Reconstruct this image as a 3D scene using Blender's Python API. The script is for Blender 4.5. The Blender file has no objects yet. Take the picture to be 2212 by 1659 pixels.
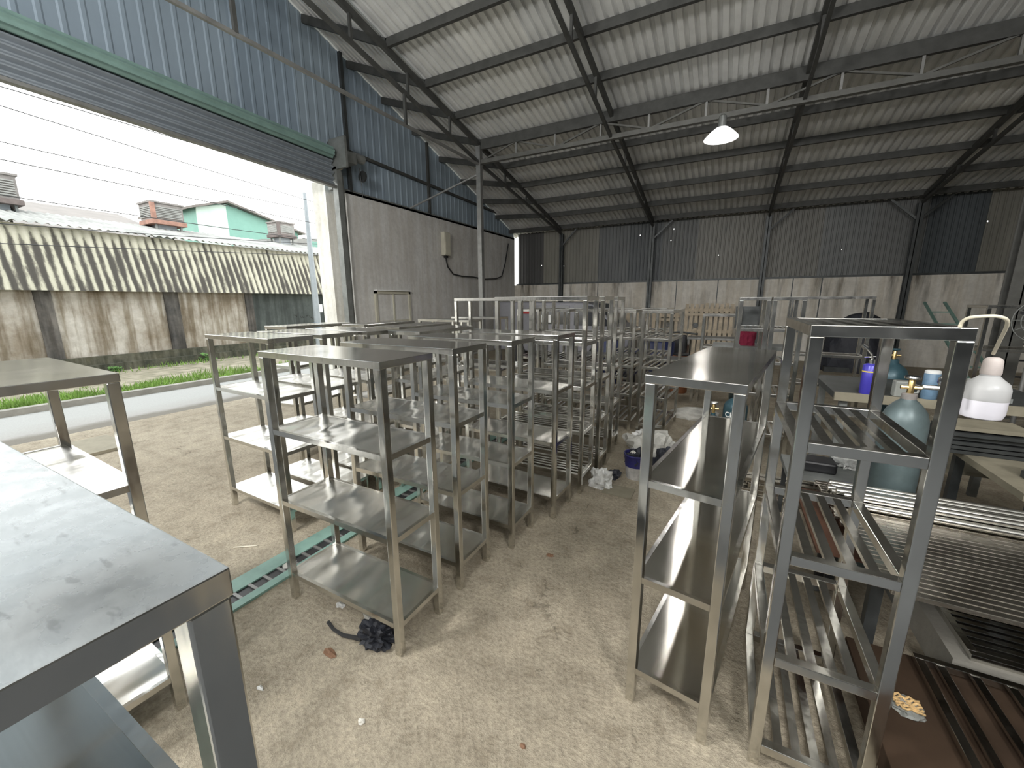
import bpy, bmesh, math, random
from mathutils import Vector, Matrix, noise
random.seed(7)
S = bpy.context.scene
COL = S.collection
# ------------------------------------------------------------------ camera
def set_camera():
    yaw, pitch, roll, f = .49212, .20577, -.00505, 860.0
    cy, sy, cp, sp = math.cos(yaw), math.sin(yaw), math.cos(pitch), math.sin(pitch)
    fwd = Vector((-sy*cp, cy*cp, -sp)); right = Vector((cy, sy, 0)); up = right.cross(fwd)
    cr, sr = math.cos(roll), math.sin(roll)
    r2 = cr*right + sr*up; u2 = -sr*right + cr*up
    m = Matrix((r2, u2, -fwd)).transposed().to_4x4(); m.translation = Vector((0, 0, 1.7))
    cam = bpy.data.cameras.new('camera'); cam.sensor_width = 36; cam.lens = f/2212*36
    cam.clip_start = .02; cam.clip_end = 300
    o = bpy.data.objects.new('camera', cam); COL.objects.link(o); o.matrix_world = m
    S.camera = o
set_camera()
# ------------------------------------------------------------------ world: bright overcast sky
W = bpy.data.worlds.new('overcast_sky'); S.world = W; W.use_nodes = True
wn = W.node_tree; wn.nodes.clear()
bg = wn.nodes.new('ShaderNodeBackground'); wo = wn.nodes.new('ShaderNodeOutputWorld')
tc = wn.nodes.new('ShaderNodeTexCoord'); sx = wn.nodes.new('ShaderNodeSeparateXYZ')
cr = wn.nodes.new('ShaderNodeValToRGB')
cr.color_ramp.elements[0].position = .45; cr.color_ramp.elements[0].color = (.30, .31, .30, 1)
cr.color_ramp.elements[1].position = .52; cr.color_ramp.elements[1].color = (1.0, .985, .955, 1)
e = cr.color_ramp.elements.new(1.0); e.color = (.90, .97, 1.0, 1)
ma = wn.nodes.new('ShaderNodeMath'); ma.operation = 'MULTIPLY_ADD'; ma.inputs[1].default_value = .5; ma.inputs[2].default_value = .5
wn.links.new(tc.outputs['Generated'], sx.inputs[0]); wn.links.new(sx.outputs['Z'], ma.inputs[0])
wn.links.new(ma.outputs[0], cr.inputs[0]); wn.links.new(cr.outputs[0], bg.inputs[0])
wn.links.new(bg.outputs[0], wo.inputs[0])
bg.inputs[1].default_value = 2.5
# daylight entering by the two doors (the seen one and the one in the opposite end wall)
def area(name, loc, rot, sx_, sy_, power, color):
    l = bpy.data.lights.new(name, 'AREA'); l.shape = 'RECTANGLE'; l.size = sx_; l.size_y = sy_
    l.energy = power; l.color = color
    o = bpy.data.objects.new(name, l); COL.objects.link(o); o.location = loc; o.rotation_euler = rot
    o.visible_camera = True
    return o
S.view_settings.view_transform = 'Standard'; S.view_settings.look = 'None'
S.view_settings.exposure = .5; S.view_settings.gamma = 1.0
S.view_settings.use_curve_mapping = False

# ------------------------------------------------------------------ mesh helpers
class MB:
    def __init__(s): s.v = []; s.f = []
    def add(s, vs, fs):
        n = len(s.v); s.v += [tuple(v) for v in vs]; s.f += [tuple(i+n for i in f) for f in fs]; return s
    def box(s, x0, x1, y0, y1, z0, z1, M=None):
        vs = [Vector(p) for p in ((x0,y0,z0),(x1,y0,z0),(x1,y1,z0),(x0,y1,z0),(x0,y0,z1),(x1,y0,z1),(x1,y1,z1),(x0,y1,z1))]
        if M: vs = [M @ v for v in vs]
        return s.add(vs, [(0,3,2,1),(4,5,6,7),(0,1,5,4),(1,2,6,5),(2,3,7,6),(3,0,4,7)])
    def bar(s, a, b, w, h=None, up=(0,0,1)):
        a, b = Vector(a), Vector(b); d = (b-a); L = d.length; d.normalize(); h = h or w
        u = Vector(up)
        if abs(d.dot(u)) > .98: u = Vector((1,0,0))
        sd = d.cross(u).normalized(); u = sd.cross(d)
        M = Matrix((sd, d, u)).transposed().to_4x4(); M.translation = a
        return s.box(-w/2, w/2, 0, L, -h/2, h/2, M)
    def tube(s, pts, r, n=8, caps=True):
        pts = [Vector(p) for p in pts]; rs = r if isinstance(r, (list, tuple)) else [r]*len(pts)
        base = len(s.v); prev = None
        for i, p in enumerate(pts):
            d = (pts[min(i+1, len(pts)-1)] - pts[max(i-1, 0)]).normalized()
            if prev is None:
                u = Vector((0,0,1)) if abs(d.z) < .9 else Vector((1,0,0))
                u = d.cross(u).normalized()
            else:
                u = (prev - d*prev.dot(d)).normalized()
            prev = u; w = d.cross(u)
            for k in range(n):
                a = 2*math.pi*k/n
                s.v.append(tuple(p + rs[i]*(math.cos(a)*u + math.sin(a)*w)))
        for i in range(len(pts)-1):
            for k in range(n):
                a = base+i*n+k; b = base+i*n+(k+1) % n
                s.f.append((a, b, b+n, a+n))
        if caps:
            s.f.append(tuple(base+k for k in reversed(range(n))))
            s.f.append(tuple(base+(len(pts)-1)*n+k for k in range(n)))
        return s
    def lathe(s, prof, c=(0,0,0), n=20, M=None):
        base = len(s.v)
        for r, z in prof:
            for k in range(n):
                a = 2*math.pi*k/n; v = Vector((c[0]+r*math.cos(a), c[1]+r*math.sin(a), c[2]+z))
                s.v.append(tuple(M @ v if M else v))
        for i in range(len(prof)-1):
            for k in range(n):
                a = base+i*n+k; b = base+i*n+(k+1) % n
                s.f.append((a, b, b+n, a+n))
        s.f.append(tuple(base+k for k in reversed(range(n))))
        s.f.append(tuple(base+(len(prof)-1)*n+k for k in range(n)))
        return s
    def prism(s, poly, y0, y1, axis='y'):
        n = len(poly)
        def P(p, t): return (p[0], t, p[1]) if axis == 'y' else ((t, p[0], p[1]) if axis == 'x' else (p[0], p[1], t))
        vs = [P(p, y0) for p in poly] + [P(p, y1) for p in poly]
        fs = [tuple(range(n)), tuple(reversed(range(n, 2*n)))] + [(i, (i+1) % n+n, (i+1) % n, ) for i in range(0)]
        fs += [(i, i+n, (i+1) % n+n, (i+1) % n) for i in range(n)]
        return s.add(vs, fs)
    def build(s, name, mat, parent=None, bevel=0, smooth=False, loc=None):
        me = bpy.data.meshes.new(name); me.from_pydata(s.v, [], s.f); me.update()
        bm = bmesh.new(); bm.from_mesh(me)
        bmesh.ops.recalc_face_normals(bm, faces=bm.faces)
        if bevel: bmesh.ops.bevel(bm, geom=list(bm.edges), offset=bevel, segments=2, affect='EDGES', profile=.5, clamp_overlap=True)
        if smooth:
            for f in bm.faces: f.smooth = True
            for e_ in bm.edges:
                if len(e_.link_faces) == 2 and e_.calc_face_angle(0) > .7: e_.smooth = False
        bm.to_mesh(me); bm.free()
        me.materials.append(mat)
        o = bpy.data.objects.new(name, me); COL.objects.link(o)
        if parent: o.parent = parent
        if loc: o.location = loc
        return o
def tag(o, label=None, cat=None, group=None, kind=None):
    if label: o['label'] = label
    if cat: o['category'] = cat
    if group: o['group'] = group
    if kind: o['kind'] = kind
    return o
def empty(name, loc=(0,0,0), rz=0):
    o = bpy.data.objects.new(name, None); COL.objects.link(o); o.location = loc; o.rotation_euler = (0,0,rz)
    o.empty_display_size = .1
    return o
def copy_tree(o, parent=None):
    c = o.copy(); COL.objects.link(c); c.parent = parent
    for ch in list(o.children): copy_tree(ch, c)
    return c
def blob(name, mat, center, size, amp=.35, freq=3.0, seed=0, sub=4, parent=None, flat=.25):
    bm = bmesh.new(); bmesh.ops.create_icosphere(bm, subdivisions=sub, radius=1)
    for v in bm.verts:
        p = v.co.copy()
        n_ = noise.noise(p*freq+Vector((seed, seed*1.7, 0)))+.5*noise.noise(p*freq*2.3+Vector((0, seed, 3)))
        n2 = abs(noise.noise(p*freq*1.3+Vector((seed+9, 0, 0))))
        p = p*(1+amp*n_-amp*.8*n2)
        if p.z < -flat: p.z = -flat
        v.co = Vector((p.x*size[0], p.y*size[1], (p.z+flat)*size[2]/(1+flat)))
    me = bpy.data.meshes.new(name); bm.to_mesh(me); bm.free(); me.materials.append(mat)
    o = bpy.data.objects.new(name, me); COL.objects.link(o); o.location = center
    if parent: o.parent = parent
    return o
def text_obj(name, body, size, mat, parent, M, depth=.001):
    cu = bpy.data.curves.new(name, 'FONT'); cu.body = body; cu.size = size; cu.extrude = depth; cu.align_x = 'CENTER'
    o = bpy.data.objects.new(name, cu); COL.objects.link(o); cu.materials.append(mat)
    o.parent = parent; o.matrix_local = M
    return o

# ------------------------------------------------------------------ materials
def new_mat(name):
    m = bpy.data.materials.new(name); m.use_nodes = True
    return m, m.node_tree, m.node_tree.nodes['Principled BSDF']
def coords(nt, world=True, scale=(1,1,1)):
    if world: g = nt.nodes.new('ShaderNodeNewGeometry'); out = g.outputs['Position']
    else: g = nt.nodes.new('ShaderNodeTexCoord'); out = g.outputs['Object']
    mp = nt.nodes.new('ShaderNodeMapping'); mp.inputs['Scale'].default_value = scale
    nt.links.new(out, mp.inputs[0]); return mp.outputs[0]
def noise_n(nt, vec, scale, detail=5, rough=.6, dist=0):
    n = nt.nodes.new('ShaderNodeTexNoise'); n.inputs['Scale'].default_value = scale
    n.inputs['Detail'].default_value = detail; n.inputs['Roughness'].default_value = rough
    n.inputs['Distortion'].default_value = dist
    nt.links.new(vec, n.inputs['Vector']); return n.outputs[0]
def ramp(nt, fac, stops):
    r = nt.nodes.new('ShaderNodeValToRGB'); el = r.color_ramp.elements
    while len(el) < len(stops): el.new(.5)
    for e_, (p, c) in zip(el, stops):
        e_.position = p; e_.color = (c[0], c[1], c[2], 1) if isinstance(c, tuple) else (c, c, c, 1)
    nt.links.new(fac, r.inputs[0]); return r.outputs[0]
def mix(nt, fac, a, b, mode='MIX'):
    n = nt.nodes.new('ShaderNodeMix'); n.data_type = 'RGBA'; n.blend_type = mode
    for s_, v in ((0, fac), (6, a), (7, b)):
        if isinstance(v, (int, float)): n.inputs[s_].default_value = v if s_ == 0 else (v, v, v, 1)
        elif isinstance(v, tuple): n.inputs[s_].default_value = (v[0], v[1], v[2], 1)
        else: nt.links.new(v, n.inputs[s_])
    return n.outputs[2]
def mathn(nt, op, a, b=0.0, c=None):
    n = nt.nodes.new('ShaderNodeMath'); n.operation = op
    for i, v in enumerate((a, b, c)):
        if v is None: continue
        if isinstance(v, (int, float)): n.inputs[i].default_value = v
        else: nt.links.new(v, n.inputs[i])
    return n.outputs[0]
def bump(nt, b, h, strength, dist):
    n = nt.nodes.new('ShaderNodeBump'); n.inputs['Strength'].default_value = strength; n.inputs['Distance'].default_value = dist
    nt.links.new(h, n.inputs['Height']); nt.links.new(n.outputs[0], b.inputs['Normal']); return n
def simple(name, col, rough=.6, metal=0, var=.15, scale=6, bs=0, world=True, emit=None, spec=None, dark=None):
    m, nt, b = new_mat(name)
    v = coords(nt, world)
    n = noise_n(nt, v, scale)
    lo = tuple(c*(1-var) for c in col); hi = tuple(min(1, c*(1+var)) for c in col)
    nt.links.new(ramp(nt, n, [(.3, dark or lo), (.7, hi)]), b.inputs['Base Color'])
    b.inputs['Roughness'].default_value = rough; b.inputs['Metallic'].default_value = metal
    if spec is not None: b.inputs['Specular IOR Level'].default_value = spec
    if bs: bump(nt, b, noise_n(nt, v, scale*3), bs, .02)
    if emit:
        b.inputs['Emission Color'].default_value = (*emit[0], 1); b.inputs['Emission Strength'].default_value = emit[1]
    return m
def steel_tube(name, col=(.70, .69, .65), rough=.14):
    m, nt, b = new_mat(name)
    v = coords(nt, True)
    n = noise_n(nt, v, 5, 4)
    nt.links.new(ramp(nt, n, [(.3, tuple(c*.88 for c in col)), (.7, col)]), b.inputs['Base Color'])
    b.inputs['Metallic'].default_value = 1
    nt.links.new(ramp(nt, noise_n(nt, v, 9, 3), [(.3, rough*.8), (.75, rough*1.5)]), b.inputs['Roughness'])
    bump(nt, b, noise_n(nt, coords(nt, True, (14, 14, 5)), 1, 2), .22, .007)
    return m
def steel_sheet(name, col=(.80, .785, .745), rough=.21, wav=.40, spots=0.0):
    m, nt, b = new_mat(name)
    v = coords(nt, True)
    brush = noise_n(nt, coords(nt, False, (2, 260, 30)), 1.0, 3)
    c = ramp(nt, brush, [(.25, tuple(x*.93 for x in col)), (.75, col)])
    if spots:
        sp = ramp(nt, noise_n(nt, coords(nt, True, (28, 90, 28)), 1, 3, .5), [(.62, 1.0), (.70, .55)])
        c = mix(nt, spots, c, sp, 'MULTIPLY')
        sm = ramp(nt, noise_n(nt, v, 2.6, 6), [(.45, 1.0), (.75, .7)]); c = mix(nt, .6, c, sm, 'MULTIPLY')
    nt.links.new(c, b.inputs['Base Color'])
    b.inputs['Metallic'].default_value = 1
    nt.links.new(ramp(nt, noise_n(nt, v, 3, 5), [(.3, rough*.8), (.75, rough*1.25)]), b.inputs['Roughness'])
    b.inputs['Anisotropic'].default_value = 1.0
    cx = nt.nodes.new('ShaderNodeCombineXYZ'); cx.inputs[1].default_value = 1
    nt.links.new(cx.outputs[0], b.inputs['Tangent'])
    h = noise_n(nt, coords(nt, True, (4.6, 1.2, 1)), 1.5, 1.0, .3)
    bump(nt, b, h, wav, .035)
    return m
M = {}
M['tube'] = steel_tube('polished_steel_tube')
M['rail'] = steel_tube('polished_steel_rail', (.68, .67, .635), .17)
M['sheet'] = steel_sheet('brushed_steel_sheet')
M['sheet_flat'] = steel_sheet('brushed_steel_top', (.62, .60, .55), .14, .02)
M['sheet_dusty'] = steel_sheet('spotted_steel_top', (.54, .57, .58), .20, .05, .55)
M['slat'] = steel_tube('polished_steel_slat', (.62, .61, .58), .16)
M['dull_steel'] = simple('dull_painted_steel', (.24, .25, .24), .5, .5, .2)
M['purlin'] = simple('purlin_steel', (.065, .066, .062), .6, .2, .25)
M['girder'] = simple('girder_steel', (.13, .13, .12), .5, .3, .2)
M['galv'] = simple('galvanised_steel', (.27, .27, .26), .45, .6, .2)
M['dark_steel'] = simple('dark_steel', (.07, .075, .075), .45, .5, .3)
M['black'] = simple('black_plastic', (.02, .02, .022), .4)
M['rubber'] = simple('black_rubber', (.03, .03, .03), .8)
M['white'] = simple('white_paint', (.8, .8, .78), .5, 0, .05)
def concrete_floor():
    m, nt, b = new_mat('worn_concrete_floor')
    v = coords(nt, True)
    n1 = noise_n(nt, v, .55, 8, .65); n2 = noise_n(nt, v, 5.5, 8, .75); n3 = noise_n(nt, v, 45, 4, .7)
    c = ramp(nt, n1, [(.32, (.31, .265, .20)), (.68, (.46, .405, .315))])
    c = mix(nt, .75, c, ramp(nt, n2, [(.30, (.50, .47, .42)), (.48, (.90, .90, .89)), (.72, (1.25, 1.24, 1.21))]), 'MULTIPLY')
    c = mix(nt, .7, c, ramp(nt, n3, [(.35, .68), (.6, 1.15)]), 'MULTIPLY')
    # hairline cracks
    vo = nt.nodes.new('ShaderNodeTexVoronoi'); vo.feature = 'DISTANCE_TO_EDGE'; vo.inputs['Scale'].default_value = .42
    wv = nt.nodes.new('ShaderNodeVectorMath'); wv.operation = 'ADD'
    nn = nt.nodes.new('ShaderNodeTexNoise'); nn.inputs['Scale'].default_value = 1.7; nn.inputs['Detail'].default_value = 6
    nt.links.new(v, nn.inputs['Vector']); nt.links.new(v, wv.inputs[0]); nt.links.new(nn.outputs[1], wv.inputs[1])
    nt.links.new(wv.outputs[0], vo.inputs['Vector'])
    crack = mathn(nt, 'ADD', ramp(nt, vo.outputs['Distance'], [(0.0, 0.0), (.004, 1.0)]), ramp(nt, n2, [(.45, 0.0), (.5, 1.0)]))
    c = mix(nt, .55, c, ramp(nt, crack, [(0.0, .25), (.9, 1.0)]), 'MULTIPLY')
    nt.links.new(c, b.inputs['Base Color'])
    b.inputs['Roughness'].default_value = .75; b.inputs['Specular IOR Level'].default_value = .25
    h = mathn(nt, 'ADD', mathn(nt, 'MULTIPLY', n2, 1.0), mathn(nt, 'MULTIPLY', n3, .35))
    bump(nt, b, h, .8, .03)
    return m
M['floor'] = concrete_floor()
M['floor_unseen_dark'] = simple('darkened_floor_behind_camera', (.07, .075, .08), .7, 0, .3, 1.5)  # floor behind the camera, darkened so the rack steel reflects dark
def stained_wall(name, base, stain, streak, sc=1.0, amt=.8, ax='x', rust=None, topz=2.3):
    m, nt, b = new_mat(name)
    v = coords(nt, True)
    sv = coords(nt, True, (5*sc, 5*sc, .45*sc))
    n1 = noise_n(nt, v, 1.1*sc, 8, .65); n2 = noise_n(nt, sv, 1.0, 6, .6); n3 = noise_n(nt, v, 11, 6, .7)
    c = ramp(nt, n1, [(.35, stain), (.65, base)])
    c = mix(nt, amt, c, ramp(nt, n2, [(.40, streak), (.58, (1.0, 1.0, 1.0))]), 'MULTIPLY')
    c = mix(nt, .4, c, ramp(nt, n3, [(.35, .75), (.65, 1.1)]), 'MULTIPLY')
    if rust:
        sp = nt.nodes.new('ShaderNodeSeparateXYZ'); g = nt.nodes.new('ShaderNodeNewGeometry'); nt.links.new(g.outputs['Position'], sp.inputs[0])
        hgt = ramp(nt, mathn(nt, 'DIVIDE', sp.outputs['Z'], topz), [(.45, 0.0), (1.0, 1.0)])
        n4 = noise_n(nt, coords(nt, True, (1.9, 1.9, .22)), 1.4, 5, .65)
        f = mathn(nt, 'MULTIPLY', hgt, ramp(nt, n4, [(.50, 0.0), (.63, .9)]))
        c = mix(nt, f, c, rust)
    nt.links.new(c, b.inputs['Base Color']); b.inputs['Roughness'].default_value = .9
    bump(nt, b, mathn(nt, 'ADD', n3, n1), .35, .02)
    return m
M['plaster'] = stained_wall('stained_plaster', (.68, .675, .655), (.58, .57, .55), (.72, .68, .62), 1.0, .5)
M['jamb'] = stained_wall('sunlit_toned_jamb', (.88, .87, .82), (.74, .72, .66), (.75, .72, .66), 1.3, .6)  # plaster jamb, whitened to stand for sunlight
M['front_wall'] = stained_wall('dark_front_wall', (.05, .056, .06), (.035, .038, .042), (.7, .7, .7))  # unseen wall; near-black tone chosen so the steel reflects darkness
M['back_masonry'] = stained_wall('stained_back_masonry', (.78, .75, .69), (.62, .59, .53), (.78, .74, .67), 1.0, .7, rust=(.075, .06, .04))
M['ext_wall'] = stained_wall('weathered_boundary_wall', (.62, .58, .52), (.30, .25, .19), (.45, .40, .32), 1.1, .9)
M['ext_dark'] = stained_wall('mossy_dark_wall', (.11, .125, .115), (.06, .07, .065), (.5, .5, .5), 1.0, .8)
M['pilaster'] = stained_wall('black_stained_pilaster', (.20, .18, .16), (.05, .05, .05), (.35, .33, .3), 1.0, .8)
M['plinth'] = stained_wall('mossy_plinth', (.16, .15, .11), (.05, .055, .04), (.5, .5, .42), 2.0, .8)
def sheet_metal(name, base, var, width, axis='X', holes=None, metal=.25, rough=.5):
    """ribbed cladding: colour changes from sheet to sheet, real pin holes let daylight in"""
    m, nt, b = new_mat(name)
    g = nt.nodes.new('ShaderNodeNewGeometry'); sp = nt.nodes.new('ShaderNodeSeparateXYZ'); nt.links.new(g.outputs['Position'], sp.inputs[0])
    cell = mathn(nt, 'FLOOR', mathn(nt, 'DIVIDE', sp.outputs[axis], width))
    wnz = nt.nodes.new('ShaderNodeTexWhiteNoise'); wnz.noise_dimensions = '1D'; nt.links.new(cell, wnz.inputs['W'])
    c = ramp(nt, wnz.outputs['Value'], [(i/(len(base)-1), col) for i, col in enumerate(base)])
    n = noise_n(nt, coords(nt, True, (1.5, 1.5, .5)), 1.4, 7)
    c = mix(nt, var, c, ramp(nt, n, [(.35, .55), (.65, 1.1)]), 'MULTIPLY')
    nt.links.new(c, b.inputs['Base Color']); b.inputs['Metallic'].default_value = metal; b.inputs['Roughness'].default_value = rough
    if holes:
        vo = nt.nodes.new('ShaderNodeTexVoronoi'); vo.inputs['Scale'].default_value = holes[0]
        nt.links.new(g.outputs['Position'], vo.inputs['Vector'])
        near = mathn(nt, 'LESS_THAN', vo.outputs['Distance'], holes[1])
        zb = mathn(nt, 'MULTIPLY', mathn(nt, 'GREATER_THAN', sp.outputs['Z'], holes[2]), mathn(nt, 'LESS_THAN', sp.outputs['Z'], holes[3]))
        nt.links.new(mathn(nt, 'SUBTRACT', 1.0, mathn(nt, 'MULTIPLY', near, zb)), b.inputs['Alpha'])
    return m
M['roof'] = sheet_metal('galvanised_roof_sheet', [(.66, .67, .66), (.78, .78, .75), (.70, .71, .70), (.84, .83, .79), (.62, .64, .65)], .35, 1.05, metal=0.0)
M['back_clad'] = sheet_metal('patched_back_cladding', [(.07, .082, .09), (.20, .195, .175), (.12, .13, .135), (.28, .27, .23), (.085, .085, .085), (.18, .185, .18), (.14, .15, .155)], .3, 1.02, 'X', (2.3, .036, 2.9, 3.9), 0.1)
M['gable_clad'] = sheet_metal('flare_blue_gable_cladding', [(.27, .34, .41), (.31, .38, .44), (.29, .36, .43)], .2, 1.07, 'Y', (1.1, .016, 4.4, 5.6), 0.1)  # blue lens-flare haze put into the cladding colour
M['shutter'] = simple('shutter_slats_grey_blue', (.25, .28, .31), .45, .3, .1)
M['shutter_green'] = simple('shutter_coil_green', (.20, .31, .28), .4, .2, .12)
M['green_steel'] = simple('pale_green_painted_steel', (.22, .36, .31), .45, .1, .2)
def asphalt():
    m, nt, b = new_mat('worn_asphalt')
    v = coords(nt, True); n1 = noise_n(nt, v, .8, 6); n3 = noise_n(nt, v, 60, 3)
    sp = nt.nodes.new('ShaderNodeSeparateXYZ'); g = nt.nodes.new('ShaderNodeNewGeometry'); nt.links.new(g.outputs['Position'], sp.inputs[0])
    e_ = mathn(nt, 'ADD', sp.outputs['X'], mathn(nt, 'MULTIPLY', n1, .9))
    c = ramp(nt, mathn(nt, 'MULTIPLY_ADD', e_, .25, 2.6), [(.56, (.36, .36, .345)), (.70, (.33, .32, .30)), (.76, (.17, .155, .13))])
    c = mix(nt, .4, c, ramp(nt, n3, [(.3, .75), (.7, 1.15)]), 'MULTIPLY')
    nt.links.new(c, b.inputs['Base Color']); b.inputs['Roughness'].default_value = .9; bump(nt, b, n3, .3, .01)
    return m
M['asphalt'] = asphalt()
M['soil'] = simple('dry_soil_and_brick_path', (.30, .265, .205), .95, 0, .35, 4, .5, dark=(.15, .145, .09))
M['kerb'] = simple('grey_kerb', (.30, .285, .25), .9, 0, .2, 4, .3)
M['grass'] = simple('green_grass', (.20, .33, .07), .8, 0, .45, 2)
M['leaf'] = simple('green_weed_leaves', (.10, .22, .05), .7, 0, .3, 5)
def fascia():
    m, nt, b = new_mat('mouldy_corrugated_cement')
    sp = nt.nodes.new('ShaderNodeSeparateXYZ'); g = nt.nodes.new('ShaderNodeTexCoord'); nt.links.new(g.outputs['Object'], sp.inputs[0])
    v = coords(nt, True)
    # darker in the valleys of the sheet, paler towards the ragged top
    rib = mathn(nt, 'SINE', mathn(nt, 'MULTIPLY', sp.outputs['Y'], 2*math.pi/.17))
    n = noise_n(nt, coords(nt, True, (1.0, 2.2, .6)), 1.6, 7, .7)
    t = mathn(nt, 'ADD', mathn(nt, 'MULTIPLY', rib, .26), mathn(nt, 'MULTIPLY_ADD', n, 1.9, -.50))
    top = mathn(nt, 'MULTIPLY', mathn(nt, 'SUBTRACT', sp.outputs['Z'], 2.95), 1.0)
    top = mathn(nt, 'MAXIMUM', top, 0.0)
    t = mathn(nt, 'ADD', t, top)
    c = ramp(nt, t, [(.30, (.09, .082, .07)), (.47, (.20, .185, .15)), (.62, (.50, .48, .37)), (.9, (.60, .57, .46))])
    nt.links.new(c, b.inputs['Base Color']); b.inputs['Roughness'].default_value = .9
    return m
M['fascia'] = fascia()
M['ext_roof'] = simple('weathered_grey_roof', (.32, .32, .30), .8, 0, .3, 1.2)
M['brown_roof'] = simple('brown_grey_roof', (.20, .18, .165), .8, 0, .15, 1.5)
M['green_wall'] = simple('turquoise_cladding', (.22, .42, .35), .7, 0, .08, 2)
M['pale_wall'] = simple('pale_mint_render', (.60, .74, .66), .8, 0, .08, 2)
M['tower_body'] = simple('dusty_louvre_metal', (.26, .24, .225), .8, 0, .3, 6)
M['tower_dark'] = simple('dark_rusty_metal', (.16, .13, .12), .8, 0, .3, 6)
M['tower_rust'] = simple('rusty_orange_metal', (.36, .20, .15), .8, 0, .3, 6)
M['pole'] = simple('galvanised_lamp_pole', (.34, .37, .39), .5, .1, .1)
M['wire'] = simple('black_cable', (.04, .04, .04), .7)
M['cream'] = simple('cream_metal_box', (.52, .50, .41), .5, 0, .1)
M['wood'] = simple('raw_pallet_wood', (.52, .44, .33), .85, 0, .25, 7, .2)
M['ply'] = simple('brown_plywood', (.042, .026, .016), .85, 0, .3, 3, spec=.2)
M['board'] = simple('light_timber_board', (.25, .225, .165), .7, 0, .15, 8)
M['rustboard'] = simple('red_brown_board', (.10, .045, .025), .7, 0, .3, 3)
M['cyl_teal'] = simple('teal_gas_cylinder_paint', (.035, .08, .10), .35, .2, .25, 6)
M['cyl_grey'] = simple('worn_teal_grey_cylinder_paint', (.12, .16, .165), .4, .2, .25, 6)
M['brass'] = simple('brass', (.65, .48, .22), .3, 1, .1)
M['chrome'] = simple('chrome', (.7, .7, .7), .12, 1, .05)
M['blue_can'] = simple('deep_blue_can', (.06, .05, .42), .3, .1, .1)
M['sky_can'] = simple('light_blue_can', (.13, .22, .32), .4, 0, .15, 30)
M['yellow'] = simple('yellow_band', (.7, .55, .1), .4)
M['blue_drum'] = simple('dark_blue_drum', (.010, .018, .08), .4, 0, .15)
M['orange_drum'] = simple('brown_orange_tub', (.33, .13, .06), .6, 0, .2)
M['red_cloth'] = simple('crimson_cloth', (.22, .015, .045), .9, 0, .2)
M['van_grey'] = simple('grey_van_paint', (.20, .20, .22), .35, .3, .1)
M['van_glass'] = simple('dark_van_glass', (.012, .014, .02), .08, 0, .1, spec=.9)
M['paint_bucket'] = simple('blue_bucket_label', (.03, .03, .14), .4, 0, .2)
M['bucket_white'] = simple('grubby_white_bucket', (.45, .44, .42), .6, 0, .3, 14)
M['sack'] = simple('translucent_dusty_plastic', (.50, .49, .45), .45, 0, .2, 10, .3)
M['clear_bag'] = simple('pale_plastic_film', (.62, .62, .60), .3, 0, .15, 12, .3)
M['black_bag'] = simple('black_cloth_bundle', (.02, .022, .03), .6, 0, .3, 8, .3)
M['paper'] = simple('off_white_paper', (.7, .68, .62), .8, 0, .1)
M['leafbrown'] = simple('dry_brown_leaf', (.22, .12, .07), .8)
M['noodle'] = simple('noodles_in_wrapper', (.72, .48, .22), .5, 0, .3, 40, .6)
M['straw'] = simple('pale_straw', (.75, .70, .58), .7)
M['red_rag'] = simple('red_cable', (.35, .02, .02), .5)
def plastic(name, col, rough, trans=0.0, alpha=1.0):
    m, nt, b = new_mat(name)
    n = noise_n(nt, coords(nt, True), 8)
    nt.links.new(ramp(nt, n, [(.3, tuple(c*.95 for c in col)), (.7, col)]), b.inputs['Base Color'])
    b.inputs['Roughness'].default_value = rough; b.inputs['Transmission Weight'].default_value = trans; b.inputs['Alpha'].default_value = alpha
    return m
M['jug'] = plastic('translucent_white_jug', (.80, .80, .80), .35, .35)
M['milk'] = plastic('white_liquid_in_jug', (.80, .78, .84), .4)
M['hose'] = plastic('cream_hose', (.80, .74, .58), .4)
M['tape'] = simple('pinkish_tape', (.60, .53, .50), .6, 0, .2, 12)
M['clear'] = plastic('clear_bottle_plastic', (.75, .77, .72), .15, .7)
def lamp_mat():
    m, nt, b = new_mat('glowing_bulb')
    b.inputs['Emission Color'].default_value = (1, .97, .93, 1); b.inputs['Emission Strength'].default_value = 60
    n = noise_n(nt, coords(nt, True), 5); nt.links.new(ramp(nt, n, [(.3, .9), (.7, 1.0)]), b.inputs['Base Color'])
    return m
M['bulb'] = lamp_mat()
M['stock_tube'] = steel_tube('oily_stock_tube', (.40, .37, .32), .24)
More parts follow.
